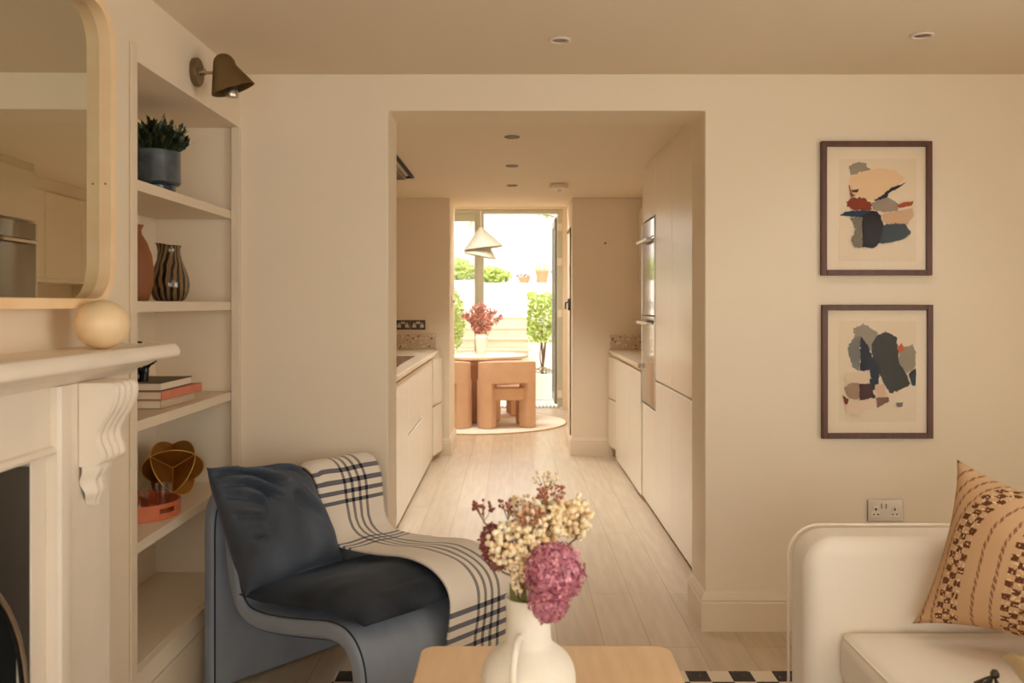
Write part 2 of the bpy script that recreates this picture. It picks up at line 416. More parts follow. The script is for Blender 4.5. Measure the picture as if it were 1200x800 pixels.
def thing(name, label, cat, loc=(0, 0, 0), group=None):
    o = bpy.data.objects.new(name, None); COL.objects.link(o); o.location = loc; o.empty_display_size = .1
    return tag(o, label, cat, group)
def tag(o, label, cat, group=None, kind=None):
    o['label'] = label; o['category'] = cat
    if group: o['group'] = group
    if kind: o['kind'] = kind
    return o
def struct(o, label, cat):
    o['kind'] = 'structure'; o['label'] = label; o['category'] = cat; return o
def copy_tree(o, parent=None):
    c = o.copy(); COL.objects.link(c)
    if parent is not None:
        c.parent = parent; c.matrix_parent_inverse = o.matrix_parent_inverse.copy()
    for ch in [x for x in o.children]: copy_tree(ch, c)
    return c
def catmull(pts, n=6, closed=False):
    pts = [Vector(p) for p in pts]; out = []; L = len(pts)
    rng = range(L) if closed else range(L-1)
    for i in rng:
        if closed: p0, p1, p2, p3 = pts[i-1], pts[i], pts[(i+1) % L], pts[(i+2) % L]
        else: p0, p1, p2, p3 = pts[max(i-1, 0)], pts[i], pts[i+1], pts[min(i+2, L-1)]
        for k in range(n):
            t = k/n
            out.append(.5*((2*p1)+(p2-p0)*t+(2*p0-5*p1+4*p2-p3)*t*t+(3*p1-p0-3*p2+p3)*t**3))
    if not closed: out.append(pts[-1])
    return out
WORLD = 3.7
SUN = .9
WPOW = (26, 0.5)
WCOL = (.90, .97, .99)
SPOW = 31
SCOL = (.90, .97, 1.02)
ROOF = 66
EXPO = 0.0
DL = 7
DK = 100
DCOL = (.95, .98, 1.0)
# ================================================================ THE SETTING
def B(*a): return MB().box(*a)
H1, HK, HX = 2.385, 2.377, 2.72
XL, XA, XR = -1.168, -1.53, 2.90          # chimney breast plane, alcove back, right wall
Y0, YB, YK, YP, YE, YD = -2.0, 4.0, 4.29, 8.6, 9.32, 12.4

fl = MB().box(-2.0, XR+.2, Y0-.2, 12.5, -.12, 0)
struct(fl.build('floor', 'floor'), 'pale oak plank floor running through to the garden door', 'floor')

w = MB()
w.box(-2.0, XL, Y0, 1.30, 0, H1); w.box(-2.0, XL, 1.30, 2.16, .95, H1); w.box(-2.0, -1.60, 1.30, 2.16, 0, .95)
w.box(-2.0, XL, 2.16, 2.88, 0, H1); w.box(-2.0, XA, 2.88, YB, 0, H1); w.box(XA, XL, 2.88, YB, 2.155, H1)
struct(w.build('wall_left', 'wall'), 'beige chimney wall with the shelved alcove', 'wall')
w = MB().prism([(-2.0, 0), (-.531, 0), (-.531, 2.228), (.828, 2.228), (.828, 0), (XR+.2, 0), (XR+.2, H1+.1), (-2.0, H1+.1)], lambda a, b_, h: (a, h, b_), YB, YK)
struct(w.build('wall_back', 'wall', bevel=.006), 'beige wall with the wide opening into the kitchen', 'wall')
SW = (-.4, 1.8, .30, 2.15)
w = MB().box(XR, XR+.2, Y0, SW[0], 0, H1).box(XR, XR+.2, SW[1], YB, 0, H1).box(XR, XR+.2, SW[0], SW[1], 0, SW[2]).box(XR, XR+.2, SW[0], SW[1], SW[3], H1)
struct(w.build('wall_right', 'wall'), 'beige wall behind the sofa', 'wall')
w = MB(); x = XR+.08
for y in (SW[0], SW[1]-.06, 0.67): w.box(x, x+.06, y, y+.06, SW[2], SW[3])
for ya, yb in ((SW[0]+.06, .67), (.73, SW[1]-.06)):
    for z in (SW[2], SW[3]-.06): w.box(x, x+.06, ya, yb, z, z+.06)
sw_ = struct(w.build('window_3', 'joinery'), 'white side window', 'window')
B(x+.02, x+.026, SW[0]+.06, SW[1]-.06, SW[2]+.06, SW[3]-.06).build('pane', 'glass', sw_)
# wall behind the camera with two street windows
WIN = [(-.95, .75), (1.05, 2.75)]; wz0, wz1 = .35, 2.25
w = MB(); w.box(-2.0, WIN[0][0], Y0-.2, Y0, 0, H1); w.box(WIN[0][1], WIN[1][0], Y0-.2, Y0, 0, H1); w.box(WIN[1][1], XR+.2, Y0-.2, Y0, 0, H1)
for a, b_ in WIN: w.box(a, b_, Y0-.2, Y0, 0, wz0); w.box(a, b_, Y0-.2, Y0, wz1, H1)
struct(w.build('wall_front', 'wall'), 'beige wall with two sash windows to the street', 'wall')
for i, (a, b_) in enumerate(WIN):
    w = MB(); y = Y0-.1
    for x in (a, b_-.06): w.box(x, x+.06, y-.04, y+.02, wz0, wz1)
    for z in (wz0, wz1-.06, (wz0+wz1)/2-.03): w.box(a+.06, b_-.06, y-.04, y+.02, z, z+.06)
    w.box((a+b_)/2-.012, (a+b_)/2+.012, y-.03, y+.01, wz0+.06, wz1-.06)
    fr = struct(w.build(f'window_{i+1}', 'joinery', bevel=.004), 'white sash window', 'window')
    B(a+.06, b_-.06, y-.012, y-.008, wz0+.06, wz1-.06).build('pane', 'glass', fr)
    B(a-.05, b_+.05, Y0-.05, Y0+.08, wz0-.04, wz0).build('window_sill', 'joinery', fr, bevel=.005)
struct(B(-2.0, XR+.2, Y0-.2, YB, H1, H1+.1).build('ceiling', 'ceil'), 'beige living room ceiling', 'ceiling')

# kitchen shell
XKL, XKR = -1.32, 1.535
struct(B(XKL-.3, XKL, YK, YE, 0, HK+.1).build('wall_kitchen_left', 'wall'), 'beige kitchen wall behind the hob', 'wall')
struct(B(XKR, XKR+.3, YK, YE, 0, HK+.1).build('wall_kitchen_right', 'wall'), 'beige kitchen wall behind the ovens', 'wall')
struct(B(XKL, XKR, YK, YE, HK, HX+.1).build('ceiling_kitchen', 'ceil'), 'beige kitchen ceiling', 'ceiling')
struct(B(XKL, -.575, YP, YE, 0, HK).build('wall_pier_left', 'wall', bevel=.006), 'beige wall pier beyond the hob counter', 'wall')
struct(B(.556, XKR, YP, YE, 0, HK).build('wall_pier_right', 'wall', bevel=.006), 'beige wall pier beyond the ovens', 'wall')
# garden room
struct(B(-2.2, -2.0, YE, YD+.15, 0, HX).build('wall_dining_left', 'wall'), 'dining room side wall', 'wall')
struct(B(.80, 1.0, YE, YD+.15, 0, HX).build('wall_dining_right', 'wall'), 'pale dining room side wall', 'wall')
w = MB(); w.box(-2.2, XKL, YE-.2, YE, 0, HX)
struct(w.build('wall_dining_front', 'wall'), 'dining room wall beside the kitchen', 'wall')
w = MB(); w.box(-2.2, 1.0, YE, 9.55, HX, HX+.15); w.box(-2.2, 1.0, 10.45, YD+.15, HX, HX+.15); w.box(-2.2, -1.4, 9.55, 10.45, HX, HX+.15); w.box(.5, 1.0, 9.55, 10.45, HX, HX+.15)  # rooflight opening is added out of view to brighten the dining end
struct(w.build('ceiling_dining', 'ceil'), 'dining room ceiling with an added rooflight opening', 'ceiling')
r_ = struct(MB().box(-1.4, -1.35, 9.55, 10.45, HX+.1, HX+.2).box(.45, .5, 9.55, 10.45, HX+.1, HX+.2).box(-1.35, .45, 9.55, 9.6, HX+.1, HX+.2).box(-1.35, .45, 10.4, 10.45, HX+.1, HX+.2).build('window_4', 'sage'), 'unseen rooflight added to brighten the dining table end', 'window')
B(-1.35, .45, 9.6, 10.4, HX+.15, HX+.155).build('pane', 'glass', r_)
w = MB(); w.box(-2.0, -1.30, YD, YD+.15, 0, HX); w.box(.672, .80, YD, YD+.15, 0, HX); w.box(-1.30, .672, YD, YD+.15, 2.655, HX)
struct(w.build('wall_garden', 'wall'), 'dining room wall round the garden doors', 'wall')

# garden doors
def bars(mb, x0, x1, y0, y1, z0, z1, w_, wb=None, wt=None):
    wb = wb or w_; wt = wt or w_
    mb.box(x0, x0+w_, y0, y1, z0, z1); mb.box(x1-w_, x1, y0, y1, z0, z1)
    mb.box(x0+w_, x1-w_, y0, y1, z0, z0+wb); mb.box(x0+w_, x1-w_, y0, y1, z1-wt, z1)
d = MB(); d.box(-1.30, -1.24, YD-.01, YD+.09, 0, 2.65); d.box(.604, .672, YD-.01, YD+.09, .03, 2.65); d.box(-1.24, .604, YD-.01, YD+.09, 2.60, 2.65)
d.box(-.455, -.375, YD-.01, YD+.09, .03, 2.60); d.box(-1.24, -.455, YD+.0, YD+.09, 0, .03)
door1 = struct(d.build('door_1', 'sage', bevel=.004), 'sage grey aluminium garden door frame with one leaf open', 'door')
l = MB(); bars(l, -1.24, -.455, YD+.01, YD+.07, .03, 2.60, .045, .09, .10)
dl = l.build('door_leaf', 'sage', door1, bevel=.003)
B(-1.195, -.50, YD+.035, YD+.045, .12, 2.50).build('pane', 'glass', dl)
l = MB(); y0, y1 = YD+.10, YD+.98; x0, x1 = .572, .614
l.box(x0, x1, y0, y0+.05, .06, 2.55); l.box(x0, x1, y1-.05, y1, .06, 2.55); l.box(x0, x1, y0+.05, y1-.05, .06, .15); l.box(x0, x1, y0+.05, y1-.05, 2.45, 2.55)
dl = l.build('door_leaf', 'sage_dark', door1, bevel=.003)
dl['label'] = 'open outward folded leaf'
B(.588, .596, y0+.05, y1-.05, .15, 2.45).build('pane', 'glass', dl)
for z in (2.42, 1.96, 1.275, .20):
    B(.606, .668, YD-.028, YD-.011, z-.05, z+.05).build('hinge', 'white_plastic', door1, bevel=.003)
B(-1.14, -1.12, YD-.02, YD+.01, 2.52, 2.56).build('closer_catch', 'steel_dark', door1)
# drain at the threshold
dr = MB().box(-1.3, .66, YD+.16, YD+.30, .0, .012)
k = 0
x = -1.29
while x < .65:
    dr.box(x, x+.024, YD+.165, YD+.295, .012, .0135, 1); x += .05
tag(dr.build('channel_drain', ['drain', 'soot']), 'pale slotted channel drain across the garden door threshold', 'drain')

# baseboards
def base_prof(): return [(0, 0), (.020, 0), (.020, .120), (.016, .126), (.018, .134), (.012, .150), (.005, .165), (0, .165)]
def baseboard(name, path, label):
    """path: list of (x,y) with outward normal to the right-hand side; mitred"""
    pr = base_prof(); vs = []; n = len(path); mb = MB()
    for i, p in enumerate(path):
        p = Vector(p)
        d1 = (Vector(path[i])-Vector(path[i-1])).normalized() if i > 0 else None
        d2 = (Vector(path[i+1])-Vector(path[i])).normalized() if i < n-1 else None
        n1 = Vector((d1.y, -d1.x)) if d1 else None; n2 = Vector((d2.y, -d2.x)) if d2 else None
        if n1 and n2: nn = (n1+n2); nn = nn/ (nn.length**2) * 2
        else: nn = n1 or n2
        for (o, z) in pr: vs.append((p.x+nn.x*o, p.y+nn.y*o, z))
    L = len(pr); fs = []
    for i in range(n-1):
        for k in range(L): fs.append((i*L+k, i*L+(k+1) % L, (i+1)*L+(k+1) % L, (i+1)*L+k))
    fs += [tuple(range(L)), tuple((n-1)*L+k for k in range(L))]
    mb.add(vs, fs)
    o = mb.build(name, 'joinery'); struct(o, label, 'baseboard'); return o
# right-hand normal: travelling +x gives normal -y (towards the room)
baseboard('baseboard_back_right', [(.828, YK), (.828, YB), (XR, YB)], 'moulded baseboard under the two prints')
baseboard('baseboard_back_left', [(XL, YB), (-.531, YB), (-.531, YK)], 'moulded baseboard behind the blue chair')
baseboard('baseboard_pier_right', [(.556, YE), (.556, YP), (.93, YP)], 'moulded baseboard round the pier by the ovens')
baseboard('baseboard_pier_left', [(-.70, YP), (-.575, YP), (-.575, YE)], 'moulded baseboard round the pier by the hob counter')
baseboard('baseboard_dining_right', [(.80, YD), (.80, YE)], 'moulded baseboard in the dining room')
# internal door lining in the right pier reveal
t = MB(); t.box(.546, .556, 8.78, 8.83, .165, 2.12); t.box(.546, .556, 8.83, 9.30, 2.10, 2.12)
tr = struct(t.build('trim_1', 'book_tan', bevel=.002), 'dark rebate strip in the pier reveal', 'trim')
for z in (1.72, 1.08, .55, .25): B(.538, .546, 8.77, 8.83, z-.04, z+.04).build('hinge', 'white_plastic', tr, bevel=.002)
lt = MB().box(.526, .546, 8.775, 8.82, 1.34, 1.45).tube([(.532, 8.79, 1.42), (.505, 8.785, 1.41), (.505, 8.785, 1.35)], .008)
lt.build('latch', 'black', tr, smooth='auto')

# ---------------------------------------------------------------- garden
struct(B(-4.5, 4.5, 12.5, 15.6, -.12, -.005).build('ground_patio', 'patio'), 'pale stone patio', 'patio')
sm = thing('garden_steps', 'pale stone steps climbing from the patio behind the dining table', 'steps', (-.3, 14.0, 0))
for k in range(7):
    st = MB().box(-.86, .265, 13.88+.28*k, 15.84, .17*k, .17*(k+1)-.03).box(-.88, .285, 13.86+.28*k, 15.84, .17*(k+1)-.03, .17*(k+1))
    st.build('step', 'step_stone', sm, bevel=.004)
struct(MB().box(.29, 4.5, 15.5, 15.84, -.1, 1.19).box(-4.5, -.885, 15.5, 15.84, -.1, 1.19).build('wall_terrace', 'render_white'), 'white retaining wall beside the steps', 'wall')
struct(B(-4.5, 4.5, 15.842, 21.4, 1.0, 1.19).build('ground_terrace', 'patio'), 'upper garden terrace', 'ground')
struct(MB().box(-4.5, 4.5, 19.0, 19.25, 1.19, 1.83).box(-4.5, -.6, 18.96, 19.0, 1.19, 1.88).build('wall_planting', 'render_white'), 'low white wall holding the upper planting bed', 'wall')
struct(B(-4.5, 4.5, 21.2, 21.5, 1.19, 4.6).build('wall_garden_end', 'brick_white'), 'tall white painted brick wall at the garden end', 'wall')
struct(MB().box(-4.7, -4.5, 12.55, 21.4, -.1, 3.2).box(4.5, 4.7, 12.55, 21.4, -.1, 3.2).build('wall_garden_sides', 'render_white'), 'white garden side walls', 'wall')
struct(B(-4.5, 4.5, 19.25, 21.2, 1.19, 1.78).build('ground_bed', 'soil'), 'soil of the raised bed', 'bed')

def leaf_cloud(mb, c, rx, ry, rz, n, size, rnd, box=False, mi=0, fill=.55):
    for _ in range(n):
        while True:
            p = Vector((rnd.uniform(-1, 1), rnd.uniform(-1, 1), rnd.uniform(-1, 1)))
            l_ = max(abs(p.x), abs(p.y), abs(p.z)) if box else p.length
            if box or l_ <= 1: break
        if l_ < fill: p *= (fill+.3*rnd.random())/max(l_, .05)
        q = Vector((c[0]+p.x*rx, c[1]+p.y*ry, c[2]+p.z*rz))
        a = Vector((rnd.gauss(0, 1), rnd.gauss(0, 1), rnd.gauss(0, 1))).normalized(); b_ = a.orthogonal().normalized(); s_ = size*rnd.uniform(.6, 1.2)
        cc = a.cross(b_)
        mb.add([q-a*s_, q+b_*s_*.45+cc*.15*s_, q+a*s_, q-b_*s_*.45+cc*.15*s_], [(0, 1, 2, 3)], mi)
rnd = random.Random(3)
# right planter with clipped tree
pl = thing('planter', 'low white planter beneath the clipped green shrub beside the open door leaf', 'planter', (.75, 13.9, 0))
MB().box(.30, 1.40, 13.62, 13.70, 0, .37).box(.30, 1.40, 14.22, 14.30, 0, .37).box(.30, .38, 13.70, 14.22, 0, .37).box(1.32, 1.40, 13.70, 14.22, 0, .37).build('box', 'render_white', pl, bevel=.006)
B(.38, 1.32, 13.70, 14.22, .05, .33).build('soil', 'soil', pl)
tr = thing('garden_shrub', 'bright green clipped shrub on bare stems beside the steps', 'shrub', (.46, 13.95, .33))
mb = MB(); leaf_cloud(mb, (.48, 13.95, 1.20), .25, .22, .37, 1500, .038, rnd, box=True, fill=.3)
mb.build('foliage', 'leaf_green', tr, recalc=False)
mb = MB()
for a in range(6):
    mb.tube([(.46+rnd.uniform(-.02, .02), 13.95, .33), (.45+rnd.uniform(-.04, .04), 13.94, .6), (.47+rnd.uniform(-.12, .12), 13.95+rnd.uniform(-.1, .1), 1.1)], [.012, .009, .006], 6)
mb.build('stem', 'bark', tr, smooth=True)
mb = MB(); leaf_cloud(mb, (.46, 13.95, .40), .14, .12, .06, 60, .03, rnd); mb.build('low_growth', 'leaf_sage', tr, recalc=False)
tr = thing('garden_shrub', 'bushy green shrub seen through the fixed door leaf behind the pendant table', 'shrub', (-.98, 14.0, 0))
mb = MB(); leaf_cloud(mb, (-.98, 14.0, 1.15), .28, .25, .55, 1500, .042, rnd, fill=.3)
mb.build('foliage', 'leaf_green', tr, recalc=False)
MB().tube([(-.98, 14, -.005), (-.97, 14, .4), (-.98, 14, .9)], [.03, .02, .012], 8).build('stem', 'bark', tr, smooth=True)
for k, (x, rx, rz, lab) in enumerate([(-1.15, .38, .30, 'leafy yellow green mound on the low white wall, behind the fixed door leaf'), (-.45, .45, .20, 'low yellow green plant trailing on the white wall beside the frame post')]):
    tr = thing('garden_plant', lab, 'plant', (x, 19.58, 1.78))
    mb = MB(); leaf_cloud(mb, (x, 19.58, 1.80+rz*.95), rx, .25, rz, 700, .05, rnd, fill=.2); mb.build('foliage', 'leaf_green', tr, recalc=False)
    MB().tube([(x, 19.58, 1.78), (x, 19.58, 1.95)], .02, 6).build('stem', 'bark', tr)
for k, (x, r, h, lab, leafy) in enumerate([(.62, .14, .26, 'orange terracotta pot standing upright on the low white garden wall', True), (.25, .13, .12, 'shallow terracotta bowl of dark twigs on the white garden wall', False), (1.0, .12, .14, 'small terracotta pot of yellow leaves on the white garden wall end', True)]):
    pt = thing('terracotta_pot', lab, 'pot', (x, 19.12, 1.83))
    MB().lathe([(r*.65, 0), (r*.9, h*.8), (r, h*.82), (r, h), (r*.85, h), (r*.8, h*.85), (0, h*.82)], (x, 19.12, 1.83), 20).build('pot', 'terracotta', pt, smooth='auto')
    mb = MB(); leaf_cloud(mb, (x, 19.12, 1.83+h*1.15), r*1.3, r, h*.35, 60 if leafy else 25, .035, rnd, fill=.1)
    mb.build('foliage', 'leaf_green' if leafy else 'bark', pt, recalc=False)
# climber branches over the end wall
for k, (x0, z0, pts, lab) in enumerate([
    (-.72, 3.6, [(0, 0), (.05, -.12), (.02, -.26), (-.14, -.42), (-.2, -.6)], 'pale curved climber branch hanging beside the frame post'),
    (-.2, 3.65, [(0, 0), (.0, -.2), (-.06, -.32), (-.16, -.46)], 'thin forked climber branch on the white brick wall'),
    (.35, 3.65, [(0, 0), (.02, -.25), (.2, -.42), (.5, -.5), (.85, -.58)], 'drooping climber branch with yellow leaves over the brick wall'),
    (.95, 3.7, [(0, 0), (.1, -.2), (.05, -.36), (-.15, -.5)], 'leafy climber branch near the open door leaf')]):
    br = thing('climber_branch', lab, 'branch', (x0, 21.15, z0))
    P = [(x0+a, 21.12, z0+.25+b_) for a, b_ in pts]; P = [(P[0][0], 21.12, 4.5)]+P
    mb = MB(); mb.tube(catmull(P, 5), .012, 6); mb.tube([P[3], (P[3][0]+.12, 21.1, P[3][2]-.13)], .008, 5); mb.build('stem', 'bark', br, smooth=True)
    mb = MB()
    for q in P[2:]: leaf_cloud(mb, q, .10, .05, .07, 7 if k != 1 else 2, .05, rnd, fill=.1)
    mb.build('foliage', 'leaf_green', br, recalc=False)

# ================================================================ KITCHEN
def unit(name, label, cat, s, y0, y1, xf, z0, z1, fronts, back, yaw=0.0, group=None, plinth=True):
    """fronts: list of (part name, z0, z1). s=+1 right run, -1 left run; yaw = extra reach of the far end"""
    t_ = thing(name, label, cat, (s*(xf+.3), (y0+y1)/2, 0), group)
    g = .0018
    def quad(xa, xb, ya, yb, za, zb):
        # far end reaches further into the aisle by yaw
        def X(x, y): return s*(x - yaw*(y-y0)/(y1-y0))
        mb = MB(); vs = []
        for z in (za, zb):
            for (x, y) in ((xa, ya), (xb, ya), (xb, yb), (xa, yb)):
                vs.append((X(x, y) if x < xf+.1 else s*x, y, z))
        mb.add(vs, [(0, 3, 2, 1), (4, 5, 6, 7), (0, 1, 5, 4), (1, 2, 6, 5), (2, 3, 7, 6), (3, 0, 4, 7)]); return mb
    quad(xf+.022, back, y0+.001, y1-.001, z0, z1).build('body', 'cab', t_)
    for (pn, za, zb) in fronts:
        quad(xf, xf+.02, y0+g, y1-g, za, zb).build(pn, 'cab', t_, bevel=.0025)
    if plinth: quad(xf+.06, xf+.08, y0+.001, y1-.001, 0, z0-.001).build('plinth', 'cab', t_)
    return t_
GT = 'tall handleless cabinets in the kitchen'
TZ = 2.32
unit('tall_cabinet', 'tall cream handleless cabinet hidden in part by the opening reveal', 'cabinet', 1, 4.30, 4.76, .924, .04, TZ, [('door', .045, .90), ('door', .912, TZ)], 1.53, group=GT)
unit('tall_cabinet', 'tall cream cabinet, first fully seen beside the opening reveal', 'cabinet', 1, 4.76, 5.38, .924, .04, TZ, [('door', .045, .90), ('door', .912, TZ)], 1.53, group=GT)
unit('tall_cabinet', 'tall cream cabinet right beside the ovens', 'cabinet', 1, 5.38, 6.0, .924, .04, TZ, [('door', .045, .90), ('door', .912, TZ)], 1.53, group=GT)
t_ = thing('oven_housing', 'tall cream cabinet tower holding two stacked ovens', 'cabinet', (1.2, 6.3, 0))
MB().box(.946, 1.53, 6.001, 6.02, .04, TZ).box(.946, 1.53, 6.58, 6.599, .04, TZ).box(.946, 1.53, 6.02, 6.58, .04, .715).box(.946, 1.53, 6.02, 6.58, 1.965, TZ).box(1.50, 1.53, 6.02, 6.58, .715, 1.965).build('body', 'cab', t_)
B(.924, .944, 6.002, 6.598, .045, .705).build('door', 'cab', t_, bevel=.0025)
B(.924, .944, 6.002, 6.598, 1.975, TZ).build('door', 'cab', t_, bevel=.0025)
B(.984, 1.004, 6.001, 6.599, 0, .039).build('plinth', 'cab', t_)
def oven(label, z0, z1, zh):
    o = thing('built_in_oven', label, 'oven', (1.2, 6.3, z0), 'stacked built-in ovens')
    B(.948, 1.45, 6.03, 6.57, z0, z1).build('body', 'steel_dark', o)
    B(.918, .946, 6.022, 6.578, z0, zh+.05-.055).build('door', 'black_glass', o, bevel=.002)
    B(.918, .946, 6.022, 6.578, zh+.0, z1).build('control_panel', 'black_glass', o, bevel=.002)
    h = MB(); h.box(.872, .888, 6.05, 6.55, zh-.033, zh-.011)
    for y in (6.08, 6.50): h.box(.888, .917, y, y+.02, zh-.029, zh-.015)
    h.build('handle', 'chrome', o, bevel=.004)
    B(.916, .946, 6.003, 6.021, z0, z1).build('side_trim', 'chrome', o); B(.916, .946, 6.579, 6.597, z0, z1).build('side_trim', 'chrome', o)
oven('upper black glass built-in oven with a steel bar handle', 1.325, 1.958, 1.845)
oven('lower black glass built-in oven with a steel bar handle', .722, 1.318, 1.295)
xs = .912
unit('base_cabinet', 'cream base cabinet next to the oven tower', 'cabinet', 1, 6.602, 7.25, xs, .04, .945, [('door', .045, .915)], 1.53, group='cream base cabinets on the oven side')
unit('base_cabinet', 'cream base cabinet in the middle of the short oven side run', 'cabinet', 1, 7.25, 8.18, xs, .04, .945, [('door', .045, .915)], 1.53, group='cream base cabinets on the oven side')
unit('base_cabinet', 'cream end cabinet with a raised drawer front against the oven side pier', 'cabinet', 1, 8.18, 8.57, xs+.02, .09, .945, [('door', .545, .915), ('drawer', .10, .53)], 1.53, yaw=.045, group='cream base cabinets on the oven side')
tag(MB().box(.892, 1.53, 6.602, 8.598, .947, .978).build('worktop', 'worktop', bevel=.003), 'short cream stone worktop beyond the oven tower', 'worktop')
tag(MB().box(.902, 1.53, 8.573, 8.598, .979, 1.115).box(1.51, 1.53, 6.61, 8.572, .979, 1.115).build('splashback', 'terrazzo'), 'speckled terrazzo upstand on the oven side worktop', 'splashback')
for k, (a, b_) in enumerate([(6.61, 7.27), (7.27, 7.93), (7.93, 8.59)]):
    lab = ['cream wall cupboard nearest the ovens, seen in the mirror', 'cream wall cupboard between its two neighbours over the oven side worktop', 'cream wall cupboard against the end pier over the worktop'][k]
    wc = thing('wall_cupboard', lab, 'cupboard', (1.35, (a+b_)/2, 1.56), 'cream wall cupboards')
    B(1.192, 1.53, a, b_-.001, 1.57, 2.27).build('body', 'cab', wc)
    B(1.17, 1.19, a+.002, b_-.003, 1.60, 2.268).build('door', 'cab', wc, bevel=.0025)
struct(MB().box(.944, 1.53, 4.30, 6.599, 2.324, HK-.001).box(1.20, 1.53, 6.602, 8.598, 2.275, HK-.001).build('trim_2', 'cab'), 'cream filler panel above the tall cabinets', 'trim')

GL = 'cream base cabinets on the hob side'
unit('base_cabinet', 'cream base cabinet just through the opening on the hob side', 'cabinet', -1, 4.30, 5.55, .70, .04, .945, [('door', .045, .915)], 1.31, group=GL)
unit('base_cabinet', 'cream base cabinet under the near part of the hob', 'cabinet', -1, 5.55, 6.31, .70, .04, .945, [('door', .045, .915)], 1.31, group=GL)
unit('base_cabinet', 'cream drawer cabinet with a mid height finger groove under the hob', 'cabinet', -1, 6.31, 7.22, .70, .04, .945, [('drawer', .52, .915), ('drawer', .045, .50)], 1.31, group=GL)
unit('base_cabinet', 'cream plain door cabinet beyond the hob drawers', 'cabinet', -1, 7.22, 8.18, .70, .04, .945, [('door', .045, .915)], 1.31, group=GL)
unit('base_cabinet', 'cream two drawer end cabinet reaching out beside the hob side pier', 'cabinet', -1, 8.19, 8.57, .69, .06, .945, [('drawer', .51, .91), ('drawer', .06, .49)], 1.31, yaw=.05, group=GL)
tag(MB().box(-1.315, -.672, 4.30, 8.598, .947, .982).build('worktop', 'worktop', bevel=.003), 'long cream stone worktop with the black hob', 'worktop')
tag(MB().box(-1.315, -.70, 8.573, 8.598, .983, 1.117).box(-1.315, -1.295, 4.31, 8.572, .983, 1.117).build('splashback', 'terrazzo'), 'speckled terrazzo upstand on the hob side worktop', 'splashback')
hb = thing('induction_hob', 'flat black glass hob set on the long worktop', 'hob', (-1.0, 6.7, .982))
B(-1.24, -.762, 6.20, 7.32, .983, .989).build('glass_top', 'black_glass', hb, bevel=.002)
MB().box(-.762, -.752, 6.20, 7.33, .983, .991).box(-1.24, -.762, 7.32, 7.33, .983, .991).build('trim', 'chrome', hb)
ex = thing('ceiling_extractor', 'recessed ceiling extractor panel above the hob', 'extractor', (-1.03, 6.6, 2.37))
MB().box(-1.30, -.752, 6.0, 6.03, 2.362, 2.3765).box(-1.30, -.752, 7.13, 7.16, 2.362, 2.3765).box(-1.30, -1.27, 6.03, 7.13, 2.362, 2.3765).box(-.775, -.752, 6.03, 7.13, 2.362, 2.3765).build('frame', 'soot', ex)
B(-1.24, -.812, 6.07, 7.09, 2.345, 2.368).build('panel', 'steel_dark', ex, bevel=.003)
MB().box(-.812, -.806, 6.06, 7.10, 2.342, 2.368).box(-1.24, -.812, 7.09, 7.10, 2.342, 2.368).build('rim', 'chrome', ex)

def downlight(x, y, z, lab, grp, r=.042):
    o = thing('ceiling_downlight', lab, 'downlight', (x, y, z), grp)
    MB().shell([(r, -.001), (r, -.006), (r*.8, -.008), (r*.72, -.001)], (x, y, z), 24).build('trim_ring', 'white_plastic' if z > 2.38 else 'grey_plastic', o, smooth='auto')
    MB().lathe([(0, -.0008), (r*.70, -.0008), (r*.6, -.004), (0, -.004)], (x, y, z), 20).build('lens', 'grey_plastic', o)
for y, lab in ((5.44, 'grey kitchen ceiling downlight closest to the opening'), (6.58, 'grey kitchen ceiling downlight, middle of the three in a line'), (7.67, 'grey kitchen ceiling downlight nearest the garden end')):
    downlight(0, y, HK, lab, 'kitchen ceiling downlights', .046)
downlight(.178, 3.47, H1, 'white living room downlight above the kitchen opening', 'living room downlights')
downlight(1.50, 3.41, H1, 'white living room downlight above the framed prints', 'living room downlights')
sd = thing('smoke_detector', 'round white smoke detector on the kitchen ceiling', 'smoke detector', (.385, 7.6, HK))
MB().lathe([(.070, 0), (.076, -.006), (.078, -.034), (.066, -.044), (0, -.046)], (.385, 7.6, HK-.001), 28).build('body', 'white_plastic', sd, smooth='auto')
MB().lathe([(.016, 0), (.014, -.016), (0, -.018)], (.385, 7.59, HK-.0475), 14).build('test_button', 'white_plastic', sd, smooth='auto')

def socket(x, y, z, w_, h_, lab, dark, grp=None, switches=True):
    """double socket facing -Y"""
    o = thing('wall_socket', lab, 'socket', (x, y, z), grp)
    pm = 'steel_dark' if dark else 'chrome'
    B(x-w_/2, x+w_/2, y-.009, y-.001, z-h_/2, z+h_/2).build('faceplate', pm, o, bevel=.002)
    for sx in (-1, 1):
        cx = x+sx*w_*.27
        mb = MB()
        mb.box(cx-.018, cx+.018, y-.0105, y-.009, z-h_*.28, z-h_*.02); mb.box(cx-.009, cx+.009, y-.0105, y-.009, z-h_*.02, z+h_*.20)
        mb.build('outlet', 'white_plastic', o)
        mb = MB(); mb.box(cx-.012, cx-.006, y-.0115, y-.0105, z-h_*.2, z-h_*.14); mb.box(cx+.006, cx+.012, y-.0115, y-.0105, z-h_*.2, z-h_*.14); mb.box(cx-.003, cx+.003, y-.0115, y-.0105, z-h_*.0, z+h_*.13)
        mb.build('pin_hole', 'black', o)
        B(x+sx*.010-.007, x+sx*.010+.007, y-.014, y-.009, z+h_*.10, z+h_*.34).build('rocker', 'chrome' if not dark else 'white_plastic', o, bevel=.001)
socket(1.599, YB, .515, .150, .092, 'polished nickel double wall socket above the sofa arm', False)
socket(-1.005, YP, 1.207, .134, .088, 'dark double socket partly hidden by the opening reveal', True, 'sockets over the hob worktop')
socket(-.866, YP, 1.207, .134, .088, 'dark double socket closest to the bright garden view', True, 'sockets over the hob worktop')
